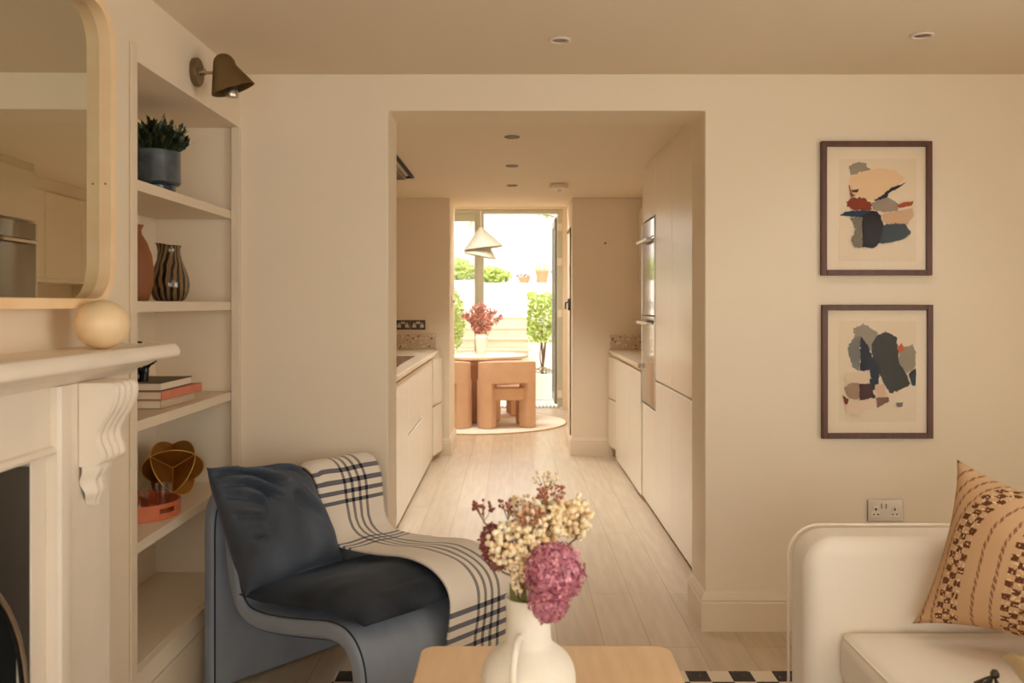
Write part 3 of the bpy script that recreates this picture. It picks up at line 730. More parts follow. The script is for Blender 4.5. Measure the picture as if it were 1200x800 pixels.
tag(MB().lathe([(.010, 0), (.010, .006), (.004, .008), (.004, .025), (.008, .028), (0, .03)], (.86, YP-.001, 1.96), 12, rot=Matrix.Rotation(PI/2, 3, 'X')).build('wall_hook', 'steel_dark', smooth='auto'), 'tiny dark hook on the pier by the ovens', 'hook')
ls = thing('light_switch', 'small toggle light switch on the reveal edge by the garden view', 'switch', (-.575, 8.9, 1.42))
B(-.574, -.566, 8.86, 8.94, 1.36, 1.48).build('faceplate', 'white_plastic', ls, bevel=.002)
MB().tube([(-.566, 8.9, 1.42), (-.54, 8.9, 1.427)], [.006, .005], 8).build('toggle', 'steel_dark', ls)
# ================================================================ DINING ROOM
RC = (-.45, 11.05)
rg = thing('round_rug', 'large round pale rug beneath the dining table', 'rug', (RC[0], RC[1], 0))
MB().lathe([(0, .001), (1.085, .001), (1.085, .011), (0, .012)], (*RC, 0), 72).build('pile', 'round_rug', rg, smooth='auto')
MB().shell([(1.086, .001), (1.10, .001), (1.10, .010), (1.086, .013)], (*RC, 0), 72).build('binding', 'rug_edge', rg)
TC = (-.42, 11.1)
dt = thing('dining_table', 'round dining table with pale top and peach drum base', 'table', (*TC, .012))
MB().lathe([(0, .760), (.585, .760), (.612, .770), (.615, .795), (.60, .803), (0, .803)], (*TC, 0), 64).build('tabletop', 'table_white', dt, smooth='auto')
MB().lathe([(0, .70), (.49, .70), (.50, .715), (.50, .758), (0, .758)], (*TC, 0), 64).build('apron', 'peach', dt, smooth='auto')
MB().lathe([(.27, .013), (.285, .03), (.285, .66), (.31, .699)], (*TC, 0), 48).build('pedestal', 'peach', dt, smooth='auto')

def dining_chair():
    t_ = thing('dining_chair', 'x', 'chair')
    a_, b_ = .335, .27
    def pl(th, off=0):
        s_, c_ = math.sin(th), math.cos(th); e = .62
        x = (a_+off)*math.copysign(abs(s_)**e, s_); y = -(b_+off)*math.copysign(abs(c_)**e, c_)
        return x, y
    def band(t0, t1, z0, z1, th, n=20, top=None):
        ring = []
        mb = MB(); vs = []; fs = []
        for i in range(n+1):
            a = t0+(t1-t0)*i/n; xo, yo = pl(a, 0); xi, yi = pl(a, -th)
            zt = z1-(top(a) if top else 0)
            vs += [(xo, yo, z0), (xo, yo, zt), (xi, yi, zt), (xi, yi, z0)]
        for i in range(n):
            for k in range(4): fs.append((i*4+k, i*4+(k+1) % 4, (i+1)*4+(k+1) % 4, (i+1)*4+k))
        fs += [(0, 1, 2, 3), tuple(n*4+k for k in range(4))]
        mb.add(vs, fs); return mb
    R_ = math.radians
    band(R_(-82), R_(82), .50, .752, .13, 30, top=lambda a: .05*(abs(a)/2)**3).build('backrest', 'peach', t_, bevel=.035, seg=4)
    for s_ in (-1, 1):
        band(R_(s_*27), R_(s_*88), .0, .54, .13, 12).build('leg', 'peach', t_, bevel=.03, seg=3)
    # seat slab
    mb = MB(); n = 40; outer = [pl(2*PI*i/n, -.045) for i in range(n)]
    mb.prism(outer, lambda x, y, h: (x, y, h), .31, .455); mb.build('seat', 'peach', t_, bevel=.03, seg=3)
    for s_ in (-1, 1):
        MB().box(s_*.24-.075 if s_ > 0 else -.24-.045, s_*.24+.045 if s_ > 0 else -.24+.075, .12, .225, 0, .315).build('leg', 'peach', t_, bevel=.025, seg=3)
    return t_
c0 = dining_chair()
GC = 'peach sculptural dining chairs'
for k, (x, y, deg, lab) in enumerate([
    (-.075, 10.60, 12, 'peach arch legged chair with its back fully visible, in front of the table'),
    (-.775, 10.60, -10, 'peach arch legged chair cut by the wall pier edge, beside its fully visible twin'),
    (-.20, 11.74, 182, 'peach chair on the garden side of the table, mostly hidden by the front chair'),
    (-.98, 11.60, 225, 'peach chair on the garden side of the table beneath the fixed door leaf')]):
    c = c0 if k == 0 else copy_tree(c0)
    c.location = (x, y, .0125); c.rotation_euler.z = math.radians(deg); c['label'] = lab; c['group'] = GC
    # chair at deg=0 has its back towards -Y
# pendant
pd = thing('pendant_lamp', 'off white two tier cone pendant lamp over the dining table', 'lamp', (-.36, 11.1, 2.0))
def cone(c, r, h, rx, ry, n=48):
    R = Matrix.Rotation(ry, 3, 'Y') @ Matrix.Rotation(rx, 3, 'X')
    return MB().shell([(r, -h), (r*.03, 0), (r*.03+.004, .006), (r+.006, -h)], c, n, rot=R)
cone((-.372, 11.1, 2.31), .235, .25, .0, math.radians(-7)).build('upper_shade', 'lamp_paper', pd, smooth='auto')
cone((-.338, 11.08, 2.198), .195, .235, .0, math.radians(11)).build('lower_shade', 'lamp_paper', pd, smooth='auto')
MB().tube([(-.372, 11.1, 2.30), (-.372, 11.1, 2.719)], .004, 6).lathe([(.05, 0), (.05, .02), (0, .02)], (-.372, 11.1, 2.698), 16).build('cord', 'white_plastic', pd)
MB().lathe([(0, -.06), (.025, -.045), (.03, -.02), (.015, .02), (0, .02)], (-.36, 11.1, 2.14), 12).build('bulb', 'white_plastic', pd, smooth=True)
# vase on dining table
VX, VY = -.365, 11.16
vs_ = tag(MB().lathe([(.052, 0), (.058, .02), (.074, .17), (.078, .20), (.066, .222), (.070, .236), (.062, .236), (.058, .222), (.055, .15), (0, .14)], (VX, VY, .804), 32).build('table_vase', 'jug', smooth='auto'), 'cream tapered vase on the dining table', 'vase')
rnd = random.Random(11)
for k in range(9):
    a = -PI*.5+ (k-4)*.42+rnd.uniform(-.1, .1); sp = (k-4)/4
    top = Vector((VX+sp*.23+rnd.uniform(-.02, .02), VY+rnd.uniform(-.09, .09), 1.04+.36*(1-.35*abs(sp))*rnd.uniform(.85, 1.05)))
    base = Vector((VX+sp*.02, VY+rnd.uniform(-.02, .02), .96)); mid = (base+top)/2+Vector((-sp*.03, 0, .03))
    lab = ['pink leaved branch leaning furthest toward the hob side pier', 'pink leaved branch low in the cream vase', 'pink and sage branch between the low ones in the cream vase', 'short pink branch near the centre of the cream vase', 'tallest upright pink branch in the cream table vase', 'pink branch just behind the tallest one in the vase', 'sage and pink branch drooping over the vase rim', 'pink branch with a bright tip leaning to the open door', 'pink leaved branch leaning furthest toward the open door'][k]
    b_ = thing('leafy_branch', lab, 'branch', tuple(base), 'branches in the dining table vase')
    P = catmull([base, mid, top], 6); MB().tube(P, .003, 5).build('stem', 'stem', b_, smooth=True)
    mb = MB()
    for q in P[3:]:
        leaf_cloud(mb, q, .042, .04, .035, 8, .026, rnd, fill=.1, mi=0)
        leaf_cloud(mb, q, .042, .04, .035, 2, .024, rnd, fill=.1, mi=1)
    mb.build('leaves', ['leaf_pink', 'leaf_sage'], b_, recalc=False)

# ================================================================ FIREPLACE WALL
fs = thing('fireplace_surround', 'cream painted chimneypiece with scrolled corbels', 'fireplace', (XL, 1.73, 0))
FC = 1.727
# mantel shelf with moulded edge: profile in (x, z), swept along Y
def sweep_y(prof, y0, y1, mi=0, ends=0):
    return MB().prism(prof, lambda a, b_, h: (a, h, b_), y0, y1, mi)
XW = XL+.0015
sweep_y([(XW, 1.243), (-.985, 1.243), (-.973, 1.250), (-.970, 1.262), (-.976, 1.276), (-.986, 1.285), (XW, 1.285)], .72, 2.73).build('mantel_shelf', 'plaster_white', fs, bevel=.004, seg=2)
sweep_y([(XW, 1.205), (-1.078, 1.205), (-1.066, 1.218), (-1.04, 1.226), (-1.02, 1.236), (-1.012, 1.242), (XW, 1.242)], .78, 2.66).build('bed_moulding', 'plaster_white', fs, bevel=.002)
B(XW, -1.090, 2*FC-2.20, 2.20, 1.045, 1.204).build('frieze', 'plaster_white', fs, bevel=.003)
sweep_y([(-1.089, 1.045), (-1.078, 1.045), (-1.074, 1.052), (-1.078, 1.062), (-1.089, 1.066)], 2*FC-2.20, 2.20).build('lintel_moulding', 'plaster_white', fs)
for s_ in (-1, 1):
    def Y(d): return FC+s_*(d-FC)
    def bx(mb, x0, x1, d0, d1, z0, z1):
        a, b_ = sorted((Y(d0), Y(d1))); return mb.box(x0, x1, a, b_, z0, z1)
    bx(MB(), XW, -1.10, 2.134, 2.199, 0, 1.044).build('inner_slip', 'plaster_white', fs, bevel=.003)
    bx(MB(), XW, -1.074, 2.262, 2.49, 0, 1.204).build('pilaster', 'plaster_white', fs, bevel=.003)
    a, b_ = sorted((Y(2.2005), Y(2.2615)))
    MB().prism([(XW, a), (-1.074, a), (-1.066, a+.006), (-1.062, (a+b_)/2), (-1.066, b_-.006), (-1.074, b_), (XW, b_)], lambda p, q, h: (p, q, h), 0, 1.204).build('bead', 'plaster_white', fs, smooth='auto')
    # corbel: S profile with ribs across its width
    prof = [(-1.072, 1.2035), (-.992, 1.2035), (-.982, 1.192), (-.981, 1.172), (-.986, 1.150), (-.998, 1.125), (-1.012, 1.103), (-1.022, 1.085), (-1.026, 1.070), (-1.024, 1.052), (-1.016, 1.035), (-1.013, 1.018), (-1.020, 1.004), (-1.034, .998), (-1.072, .996)]
    fine = [tuple(p)[:2] for p in catmull([(x, z, 0) for x, z in prof[1:-1]], 3)]
    d0, d1 = 2.305, 2.455; nr = 40; vs = []; fc = []
    ring = [prof[0]]+fine+[prof[-1]]
    for j in range(nr+1):
        d_ = d0+(d1-d0)*j/nr; tt = j/nr
        dep = .010*abs(math.sin(tt*PI*4))**.6 - .008 if 0 < j < nr else -.003
        for k, (x, z) in enumerate(ring):
            w_ = 0 if k in (0, len(ring)-1) else 1
            vs.append((x+dep*w_, Y(d_), z))
    L = len(ring)
    for j in range(nr):
        for k in range(L): fc.append((j*L+k, j*L+(k+1) % L, (j+1)*L+(k+1) % L, (j+1)*L+k))
    fc += [tuple(range(L)), tuple(nr*L+k for k in range(L))]
    cb = MB().add(vs, fc).build('corbel', 'plaster_white', fs, smooth='auto', auto=50)
    # acanthus drop
    vs = []; fc = []; nx, nz = 14, 14
    def drop(u, v):
        z = .999-.109*v; wid = .066*(1-v**2.6*.80); d_ = 2.372+(u-.5)*2*wid
        x = -1.0735+.040*(1-abs(2*u-1)**3)*(1-.45*v)+.006*math.cos(u*PI*8)*(1-v*.4)+.004*math.sin(v*12)
        return (x, Y(d_), z)
    mb = MB().grid(drop, nx, nz); 
    pass
    mb.build('carved_leaf', 'plaster_white', cb, smooth=True)
# cast iron insert
fi = thing('fireplace_insert', 'dark cast iron arched fireplace insert', 'fireplace insert', (-1.14, FC, 0))
def arch(r, n=24, zs=.50, zb=0.0):
    pts = [(FC-r, zb), (FC-r, zs)]+[(FC-r*math.cos(PI*i/n), zs+r*math.sin(PI*i/n)) for i in range(1, n)]+[(FC+r, zs), (FC+r, zb)]
    return pts
n = 24; inner = arch(.385, n); outer = [(FC-.405, 0), (FC-.405, .5)]+[None]*(n-1)+[(FC+.405, .5), (FC+.405, 0)]
for i in range(1, n):
    a = PI*i/n; y_ = -math.cos(a); z_ = math.sin(a); k_ = max(abs(y_)/.405, z_/.542); outer[1+i] = (FC+y_/k_, .5+z_/k_)
vs = []; fc = []
for x in (-1.116, -1.104):
    for p in inner: vs.append((x, p[0], p[1]))
    for p in outer: vs.append((x, p[0], p[1]))
L = len(inner)
for i in range(L-1):
    fc += [(i, i+1, L+i+1, L+i), (2*L+i, 2*L+i+1, 3*L+i+1, 3*L+i), (i, i+1, 2*L+i+1, 2*L+i)]
MB().add(vs, fc).build('plate', 'cast_iron', fi)
MB().tube([(-1.101, y_, max(z_, .01)) for y_, z_ in inner], .0065, 8).build('arch_rim', 'chrome', fi, smooth=True)
MB().box(-1.56, -1.54, 1.33, 2.13, 0, .92).box(-1.54, -1.135, 1.32, 1.33, 0, .92).box(-1.54, -1.135, 2.125, 2.135, 0, .92).box(-1.54, -1.135, 1.33, 2.125, .90, .92).build('firebox', 'soot', fi)

# ball on the mantel
tag(MB().lathe([(0, 0)]+[(.067*math.sin(PI*i/24), .0625*(1-math.cos(PI*i/24))) for i in range(1, 24)]+[(0, .125)], (-1.043, 2.37, 1.2855), 40).build('decorative_ball', 'alabaster', smooth=True), 'cream round ornament on the mantel end under the mirror', 'ornament')

# mirror
mr = thing('wall_mirror', 'large rounded mirror with deep birch frame above the mantel', 'mirror', (XL, 1.73, 1.8))
def rrect(y0, y1, z0, z1, r, n=10):
    out = []
    for (cy, cz, a0) in ((y1-r, z1-r, 0), (y0+r, z1-r, PI/2), (y0+r, z0+r, PI), (y1-r, z0+r, 1.5*PI)):
        for i in range(n+1):
            a = a0+PI/2*i/n; out.append((cy+r*math.cos(a), cz+r*math.sin(a)))
    return out
my1 = 2.572; my0 = 2*FC-my1; mz0, mz1 = 1.388, 2.222
o_ = rrect(my0, my1, mz0, mz1, .125); i_ = rrect(my0+.026, my1-.026, mz0+.026, mz1-.026, .10)
def ringmesh(oo, ii, x0, x1, mi=0):
    n = len(oo); vs = [(x0, *p) for p in oo]+[(x1, *p) for p in oo]+[(x1, *p) for p in ii]+[(x0, *p) for p in ii]
    fc = []
    for k in range(4):
        for i in range(n): fc.append((k*n+i, k*n+(i+1) % n, ((k+1) % 4)*n+(i+1) % n, ((k+1) % 4)*n+i))
    return MB().add(vs, fc, mi)
fr = ringmesh(o_, i_, XW, -1.094).build('frame', 'birch', mr, bevel=.0015)
n = len(i_); gy = lambda p: (my1-.024-p[0])*.0185; RR = rrect(my0+.024, my1-.024, mz0+.024, mz1-.024, .10); gl = MB().add([(-1.128+gy(p), *p) for p in RR]+[(-1.134+gy(p), *p) for p in RR], [tuple(range(n)), tuple(range(2*n-1, n-1, -1))])
gl.build('mirror_glass', 'mirror', mr)
for z in (1.728,):
    for x in (-1.111,):
        MB().cyl((x, my1-.0268, z), (x, my1-.0255, z), .003, .003, 8).build('screw', 'bronze', mr)

# alcove bookcase
bc = thing('built_in_bookcase', 'built-in painted alcove bookcase with four open shelves', 'bookcase', (-1.35, 3.44, 0))
for z in (1.763, 1.374, .990, .600):
    B(XA+.002, -1.198, 2.882, 3.998, z, z+.035).build('shelf', 'joinery', bc, bevel=.0015)
B(XA+.002, -1.190, 2.882, 3.998, .0, .25).build('plinth', 'joinery', bc, bevel=.002)
sweep_y([(-1.189, .0), (-1.150, .0), (-1.150, .105), (-1.158, .118), (-1.158, .165), (-1.162, .175), (-1.158, .187), (-1.166, .205), (-1.170, .245), (-1.189, .248)], 2.882, 3.975).build('plinth_moulding', 'joinery', bc, smooth='auto')
MB().box(XL+.001, XL+.008, 2.842, 2.888, 0, 2.205).build('face_frame', 'joinery', bc, bevel=.002)
MB().box(-1.196, XL+.006, 3.968, 3.998, .25, 2.153).build('face_frame', 'joinery', bc, bevel=.002)

# sconce
sc_ = thing('wall_sconce', 'aged bronze wall light with tilted cone shade above the alcove', 'wall light', (XL, 3.42, 2.25))
RY = Matrix.Rotation(PI/2, 3, 'Y')
MB().lathe([(.050, 0), (.052, .004), (.052, .018), (.048, .022), (0, .022)], (XL+.001, 3.42, 2.25), 32, rot=RY).build('backplate', 'bronze', sc_, smooth='auto')
MB().tube([(XL+.022, 3.42, 2.25), (XL+.045, 3.42, 2.25)], .012, 12).tube([(XL+.045, 3.42, 2.248), (XL+.125, 3.42, 2.248)], .006, 10).build('arm', 'chrome', sc_, smooth='auto')
# shade: tube rounded at the top, obliquely flared mouth
ax = Vector((-1.012, 3.40, 2.215))
def shade(off):
    vs = []; fc = []; n_ = 32; rings = 14
    for j in range(rings+1):
        t_ = j/rings
        for i in range(n_):
            a = 2*PI*i/n_; ca, sa = math.cos(a), math.sin(a)
            if t_ < .3:
                q = t_/.3; r = (.040-off)*math.sin(q*PI/2); zt = .098-.030*(1-math.cos(q*PI/2))*1.3-off
            else:
                q = (t_-.3)/.7; r = (.040-off)+.012*q; zt = (.098-.039)*(1-q)+ -.045*q
            x = ca*r; z = zt
            if t_ >= .3:
                q = (t_-.3)/.7; x += max(0, ca)*q*.050; z += (ca*.012)*q+max(0, ca)*q*.024
            vs.append((ax.x-.03+x-.010*(1-t_), ax.y+sa*r, ax.z+z))
    for j in range(rings):
        for i in range(n_): fc.append((j*n_+i, j*n_+(i+1) % n_, (j+1)*n_+(i+1) % n_, (j+1)*n_+i))
    return vs, fc, n_, rings
va, fa, n_, rr_ = shade(0); vb, fb, _, _ = shade(.003)
mb = MB().add(va, fa).add(vb, fb); off = len(va)
for i in range(n_): mb.f.append((rr_*n_+i, rr_*n_+(i+1) % n_, off+rr_*n_+(i+1) % n_, off+rr_*n_+i)); mb.mi.append(0)
mb.build('lamp_shade', 'bronze', sc_, smooth='auto', weld=True)
MB().lathe([(0, -.030), (.022, -.028), (.025, -.018), (.020, 0), (.014, .03), (0, .035)], (-1.022, 3.40, 2.182), 20).build('bulb', 'chrome', sc_, smooth='auto')

# ---- shelf items
zs = 1.7985
pp = thing('plant_pot', 'blue grey glazed footed pot on the topmost shelf', 'pot', (-1.34, 3.49, zs))
MB().lathe([(.074, 0), (.077, .040), (.082, .046)], (-1.34, 3.49, zs), 40).build('foot', 'pot_blue_dark', pp, smooth='auto')
MB().lathe([(.088, .0465), (.095, .054), (.094, .168), (.091, .172), (.086, .170), (.085, .150), (0, .148)], (-1.34, 3.49, zs), 40).build('bowl', 'pot_blue', pp, smooth='auto')
pt = thing('potted_plant', 'dark green bushy succulent growing in the blue grey pot', 'plant', (-1.34, 3.49, zs+.15))
rnd = random.Random(5); mb = MB(); ms = MB()
for k in range(150):
    a = rnd.uniform(0, 2*PI); t_ = rnd.random()**.6; L = rnd.uniform(.08, .15)*(1-.25*t_)
    d_ = Vector((math.cos(a)*t_*.85, math.sin(a)*t_*.85, 1-.35*t_)).normalized()
    b0 = Vector((-1.34+math.cos(a)*.055*t_, 3.49+math.sin(a)*.055*t_, zs+.150)); e = b0+d_*L
    ms.tube([b0, e], .0025, 4)
    for j in range(4):
        q = b0+d_*L*(.45+.18*j); o2 = Vector((rnd.gauss(0, 1), rnd.gauss(0, 1), .6)).normalized(); s2 = o2.cross(d_).normalized()*.0095
        tip = q+(o2*.5+d_).normalized()*.034; md_ = (q+tip)/2
        mb.add([q, md_+s2, tip, md_-s2], [(0, 1, 2, 3)])
mb.build('foliage', 'leaf_dark', pt, recalc=False); ms.build('stem', 'leaf_dark', pt)
zs = 1.4095
tag(MB().lathe([(.042, 0), (.046, .006), (.060, .06), (.063, .11), (.056, .17), (.038, .22), (.020, .25), (.019, .265), (.028, .283), (.024, .284), (.014, .266), (0, .26)], (-1.392, 3.45, zs), 36).build('clay_vase', 'terracotta_vase', smooth='auto'), 'slim brown clay vase half hidden by the alcove frame', 'vase')
sv = MB().lathe([(.048, 0), (.060, .008), (.074, .04), (.078, .065), (.074, .095), (.062, .130), (.048, .165), (.041, .195), (.042, .215), (.046, .226), (.041, .224), (.037, .210), (.035, .19), (0, .185)], (0, 0, 0), 48, uv=True)
for i, v in enumerate(sv.v):   # pulled spout on the top lip
    if v.z > .17 and v.x < 0: k_ = (v.z-.17)/.056; v.x -= .010*k_*(-v.x/.045); v.z += .006*k_*(-v.x/.045)
    elif v.z > .2 and v.x > 0: v.z -= .004
sv.v = [v+Vector((-1.36, 3.70, zs)) for v in sv.v]
tag(sv.build('striped_vase', 'stripes', smooth='auto'), 'glossy olive vase with wavy black stripes', 'vase')
# books
zs = 1.0255
def book(z, th, x0, x1, y0, y1, rot, cover, label, name='book', spine_front=True):
    b_ = thing(name, label, 'book', ((x0+x1)/2, (y0+y1)/2, z), 'books stacked on the alcove shelf')
    cx, cy = x1, y0
    R = Matrix.Rotation(rot, 3, 'Z')
    def put(mb): mb.v = [R @ (v-Vector((cx, cy, 0)))+Vector((cx, cy, 0)) for v in mb.v]; return mb
    put(MB().box(x0, x1, y0, y1, z+.0005, z+.003).box(x0, x1, y0, y1, z+th-.003, z+th).box(*((x1-.004, x1) if spine_front else (x0, x0+.004)), y0, y1, z+.003, z+th-.003)).build('cover', cover, b_, bevel=.0008)
    put(B(x0+.005, x1-(.005 if spine_front else .002), y0+.003, y1-.003, z+.0035, z+th-.0035)).build('pages', 'pages', b_)
    return b_
book(zs, .031, -1.50, -1.245, 3.31, 3.66, 0, 'book_sand', 'sand coloured hardback at the bottom of the shelf stack')
book(zs+.0315, .031, -1.49, -1.245, 3.315, 3.685, math.radians(-3), 'book_pink', 'coral hardback in the middle of the shelf stack')
book(zs+.063, .030, -1.50, -1.250, 3.32, 3.64, 0, 'book_tan', 'dark covered book on top of the shelf stack', spine_front=False)
# black ornament on the books
zo = zs+.0935
ko = thing('black_ornament', 'glossy black spouted ornament standing on the book stack', 'ornament', (-1.36, 3.42, zo))
MB().lathe([(.028, 0), (.036, .006), (.038, .025), (.028, .045), (.012, .055), (.010, .128), (.024, .136), (.024, .144), (0, .147)], (-1.375, 3.40, zo), 28).build('body', 'black', ko, smooth='auto')
MB().tube(catmull([(-1.335, 3.38, zo+.002), (-1.332, 3.38, zo+.03), (-1.325, 3.38, zo+.058), (-1.305, 3.38, zo+.070), (-1.290, 3.38, zo+.076)], 5), [.014]*8+[.012]*5+[.009]*4+[.005]*4, 12).build('horn', 'black', ko, smooth='auto')
# brass ornament: three crossing discs
zs = .6355
bo = thing('brass_ornament', 'antique brass ornament of crossing round discs on the lowest raised shelf', 'ornament', (-1.37, 3.77, zs))
ctr = Vector((-1.372, 3.77, zs+.1015)); Rr = .118
view = Vector((0, 0, 1.4))-ctr; view.normalize()
up = Vector((0, 0, 1)); up = (up-view*up.dot(view)).normalized(); side = up.cross(view)
# basis: one edge arm points down, two up
ang = [-PI/2, PI/6, 5*PI/6]; bas = []
for a in ang:
    bas.append((view*(1/math.sqrt(3))+(side*math.cos(a)+up*math.sin(a))*math.sqrt(2/3)).normalized())
for k in range(3):
    nrm = bas[k]; R = Matrix((bas[(k+1) % 3], bas[(k+2) % 3], nrm)).transposed()
    MB().lathe([(0, -.0012), (Rr, -.0012), (Rr, .0012), (0, .0012)], ctr, 56, rot=R).build('disc', 'brass', bo, smooth='auto')
    MB().tube([ctr+R @ Vector((Rr*math.cos(2*PI*i/56), Rr*math.sin(2*PI*i/56), 0)) for i in range(56)], .0022, 6, closed=True).build('disc_rim', 'brass_bright', bo, smooth=True)
MB().tube([ctr, ctr+bas[0]*Rr*.99], .0042, 6).tube([ctr, ctr+bas[1]*Rr*.99], .0042, 6).tube([ctr, ctr+bas[2]*Rr*.99], .0042, 6).build('crease', 'brass_bright', bo)
# tray
TX, TY, TR = -1.365, 3.38, .155
ty = thing('serving_tray', 'round terracotta coloured tray with cut-out grips', 'tray', (TX, TY, zs))
MB().lathe([(0, 0), (TR-.004, 0), (TR-.004, .006), (0, .006)], (TX, TY, zs), 56).build('base', 'copper_tray', ty, smooth='auto')
vs = []; fc = []; n_ = 96; hs = [.0065, .022, .040, .055]
def hole(i): a = (2*PI*(i+.5)/n_); return any(abs(((a-c+PI) % (2*PI))-PI) < .26 for c in (-.40, PI-.40))
for rr in (TR, TR-.007):
    for h in hs:
        for i in range(n_):
            a = 2*PI*i/n_; vs.append((TX+rr*math.cos(a), TY+rr*math.sin(a), zs+h))
for s_ in (0, 1):
    for j in range(3):
        for i in range(n_):
            if j == 1 and hole(i): continue
            b0 = s_*4*n_+j*n_; fc.append((b0+i, b0+(i+1) % n_, b0+n_+(i+1) % n_, b0+n_+i))
for i in range(n_):
    i2 = (i+1) % n_; fc.append((3*n_+i, 3*n_+i2, 7*n_+i2, 7*n_+i)); fc.append((i, i2, 4*n_+i2, 4*n_+i))
    if hole(i):
        fc.append((n_+i, n_+i2, 5*n_+i2, 5*n_+i)); fc.append((2*n_+i, 2*n_+i2, 6*n_+i2, 6*n_+i))
        for (ia, ok) in ((i, hole(i-1)), (i2, hole(i+1))):
            if not ok: fc.append((n_+ia, 2*n_+ia, 6*n_+ia, 5*n_+ia))
MB().add(vs, fc).build('rim', 'copper_tray', ty, smooth='auto')
for k, (x, y, r, h, lab) in enumerate([(-1.300, 3.475, .029, .090, 'clear tumbler on the tray beside the brass ornament'), (-1.352, 3.40, .027, .078, 'clear tumbler on the tray between two others'), (-1.412, 3.36, .028, .088, 'clear tumbler on the tray tucked behind the alcove frame')]):
    g_ = MB().shell([(0.0001, 0), (r*.82, 0), (r*.86, .004), (r, h), (r-.0022, h), (r*.84-.002, .010), (0.0001, .009)], (x, y, zs+.0065), 28)
    tag(g_.build('drinking_glass', 'tumbler', smooth='auto'), lab, 'glass', 'tumblers on the tray')

# ================================================================ FRAMED PRINTS
def px(x, y, D): return (x-CX)*D/F, EYE-(y-CY)*D/F
rn = random.Random(21)
def jag(poly, amp=1.0, step=3.0, smooth_edges=()):
    out = []
    for i in range(len(poly)):
        a = Vector(poly[i]); b_ = Vector(poly[(i+1) % len(poly)]); L = (b_-a).length; n_ = max(1, int(L/(step*.75))); amp2 = amp*1.5
        nn = Vector((-(b_-a).y, (b_-a).x)).normalized() if L > 0 else Vector((0, 0))
        for k in range(n_):
            p = a.lerp(b_, k/n_); out.append(p + nn*(rn.uniform(-amp2, amp2) if (k or amp > .5) else 0))
    return out
def print_art(label, x0, x1, y0, y1, shapes, sheet, grp):
    D = 3.975
    t_ = thing('framed_print', label, 'framed print', ((x0+x1-1200)/2*4/F, 4.0, 1.4+(356-y1)*4/F), grp)
    X0, Z1 = px(x0, y0, D-.0); X1, Z0 = px(x1, y1, D); fw = .0235
    ya, yb = D, 3.999
    mb = MB(); bars(mb, X0, X1, ya, yb, Z0, Z1, fw); mb.build('frame', 'walnut', t_, bevel=.002)
    B(X0+fw, X1-fw, 3.990, 3.997, Z0+fw, Z1-fw).build('mount_board', 'mat_board', t_)
    sx0, sy0, sx1, sy1 = sheet
    DD = 3.988
    a = px(sx0, sy1, DD); b_ = px(sx1, sy0, DD)
    mats = ['paper']; mb = MB().box(a[0], b_[0], 3.9885, 3.9899, a[1], b_[1])
    for k, (col, poly, amp) in enumerate(shapes):
        nm = 'print ink %d %d %d' % col
        if nm not in M: M[nm] = plain(nm, col, .9)
        if nm not in mats: mats.append(nm)
        pts = [px(p.x, p.y, DD) for p in jag(poly, amp, 1.6)]
        yy = 3.9882-.0005*k
        V3 = [Vector((p[0], yy, p[1])) for p in pts]; tris = []
        for (a1, b1, c1) in tessellate_polygon([V3]):
            n3 = (V3[b1]-V3[a1]).cross(V3[c1]-V3[a1])
            if n3.length > 1e-12: tris.append((a1, b1, c1) if n3.y < 0 else (a1, c1, b1))
        mb.add(V3, tris, mats.index(nm))
    mb.build('print', mats, t_, recalc=False)
    B(X0+fw, X1-fw, 3.9785, 3.9795, Z0+fw, Z1-fw).build('glazing', 'pic_glass', t_)
def Z4(pts): return [(940+x/4.211, 150+y/4.211) for x, y in pts]
def Z5(pts): return [(940+x/4.211, 340+y/4.211) for x, y in pts]
BEI = (206, 168, 126); GRY = (150, 138, 120)
print_art('dark framed abstract print with a tan and rust torn shape, upper of the pair', 963, 1093, 165, 322.5, [
    (GRY, Z4([(232, 188), (262, 170), (310, 172), (335, 205), (300, 225), (235, 232)]), .8),
    ((226, 190, 148), Z4([(232, 245), (290, 215), (400, 195), (455, 205), (510, 250), (470, 285), (400, 320), (370, 350), (300, 365), (240, 300)]), .8),
    ((150, 134, 116), Z4([(340, 372), (400, 340), (440, 350), (475, 375), (470, 410), (400, 415), (350, 405)]), .5),
    ((206, 166, 132), Z4([(390, 425), (460, 410), (545, 395), (550, 430), (520, 475), (400, 470)]), .6),
    ((132, 54, 26), Z4([(218, 365), (240, 345), (300, 345), (345, 375), (340, 405), (250, 408), (225, 390)]), .9),
    ((44, 46, 52), Z4([(345, 362), (395, 330), (440, 295), (515, 268), (470, 298), (430, 320), (415, 345)]), .5),
    ((60, 68, 70), Z4([(378, 480), (440, 470), (510, 475), (535, 520), (500, 550), (430, 565), (380, 570)]), .9),
    ((40, 58, 82), Z4([(186, 432), (215, 412), (300, 405), (370, 410), (380, 440), (300, 440)]), .4),
    ((122, 112, 96), Z4([(238, 442), (296, 436), (296, 585), (260, 590), (240, 555), (262, 500)]), .8),
    ((34, 24, 22), Z4([(296, 436), (340, 408), (385, 430), (400, 480), (385, 560), (355, 592), (296, 588)]), .5),
    ((166, 74, 38), Z4([(462, 385), (500, 365), (548, 362), (540, 382), (480, 395)]), .4),
    ((150, 70, 40), Z4([(226, 280), (234, 285), (242, 320), (262, 335), (240, 340)]), .3),
    ((72, 58, 44), Z4([(240, 308), (280, 302), (270, 318), (248, 318)]), .2)], (984, 186, 1074, 306), 'framed abstract prints')
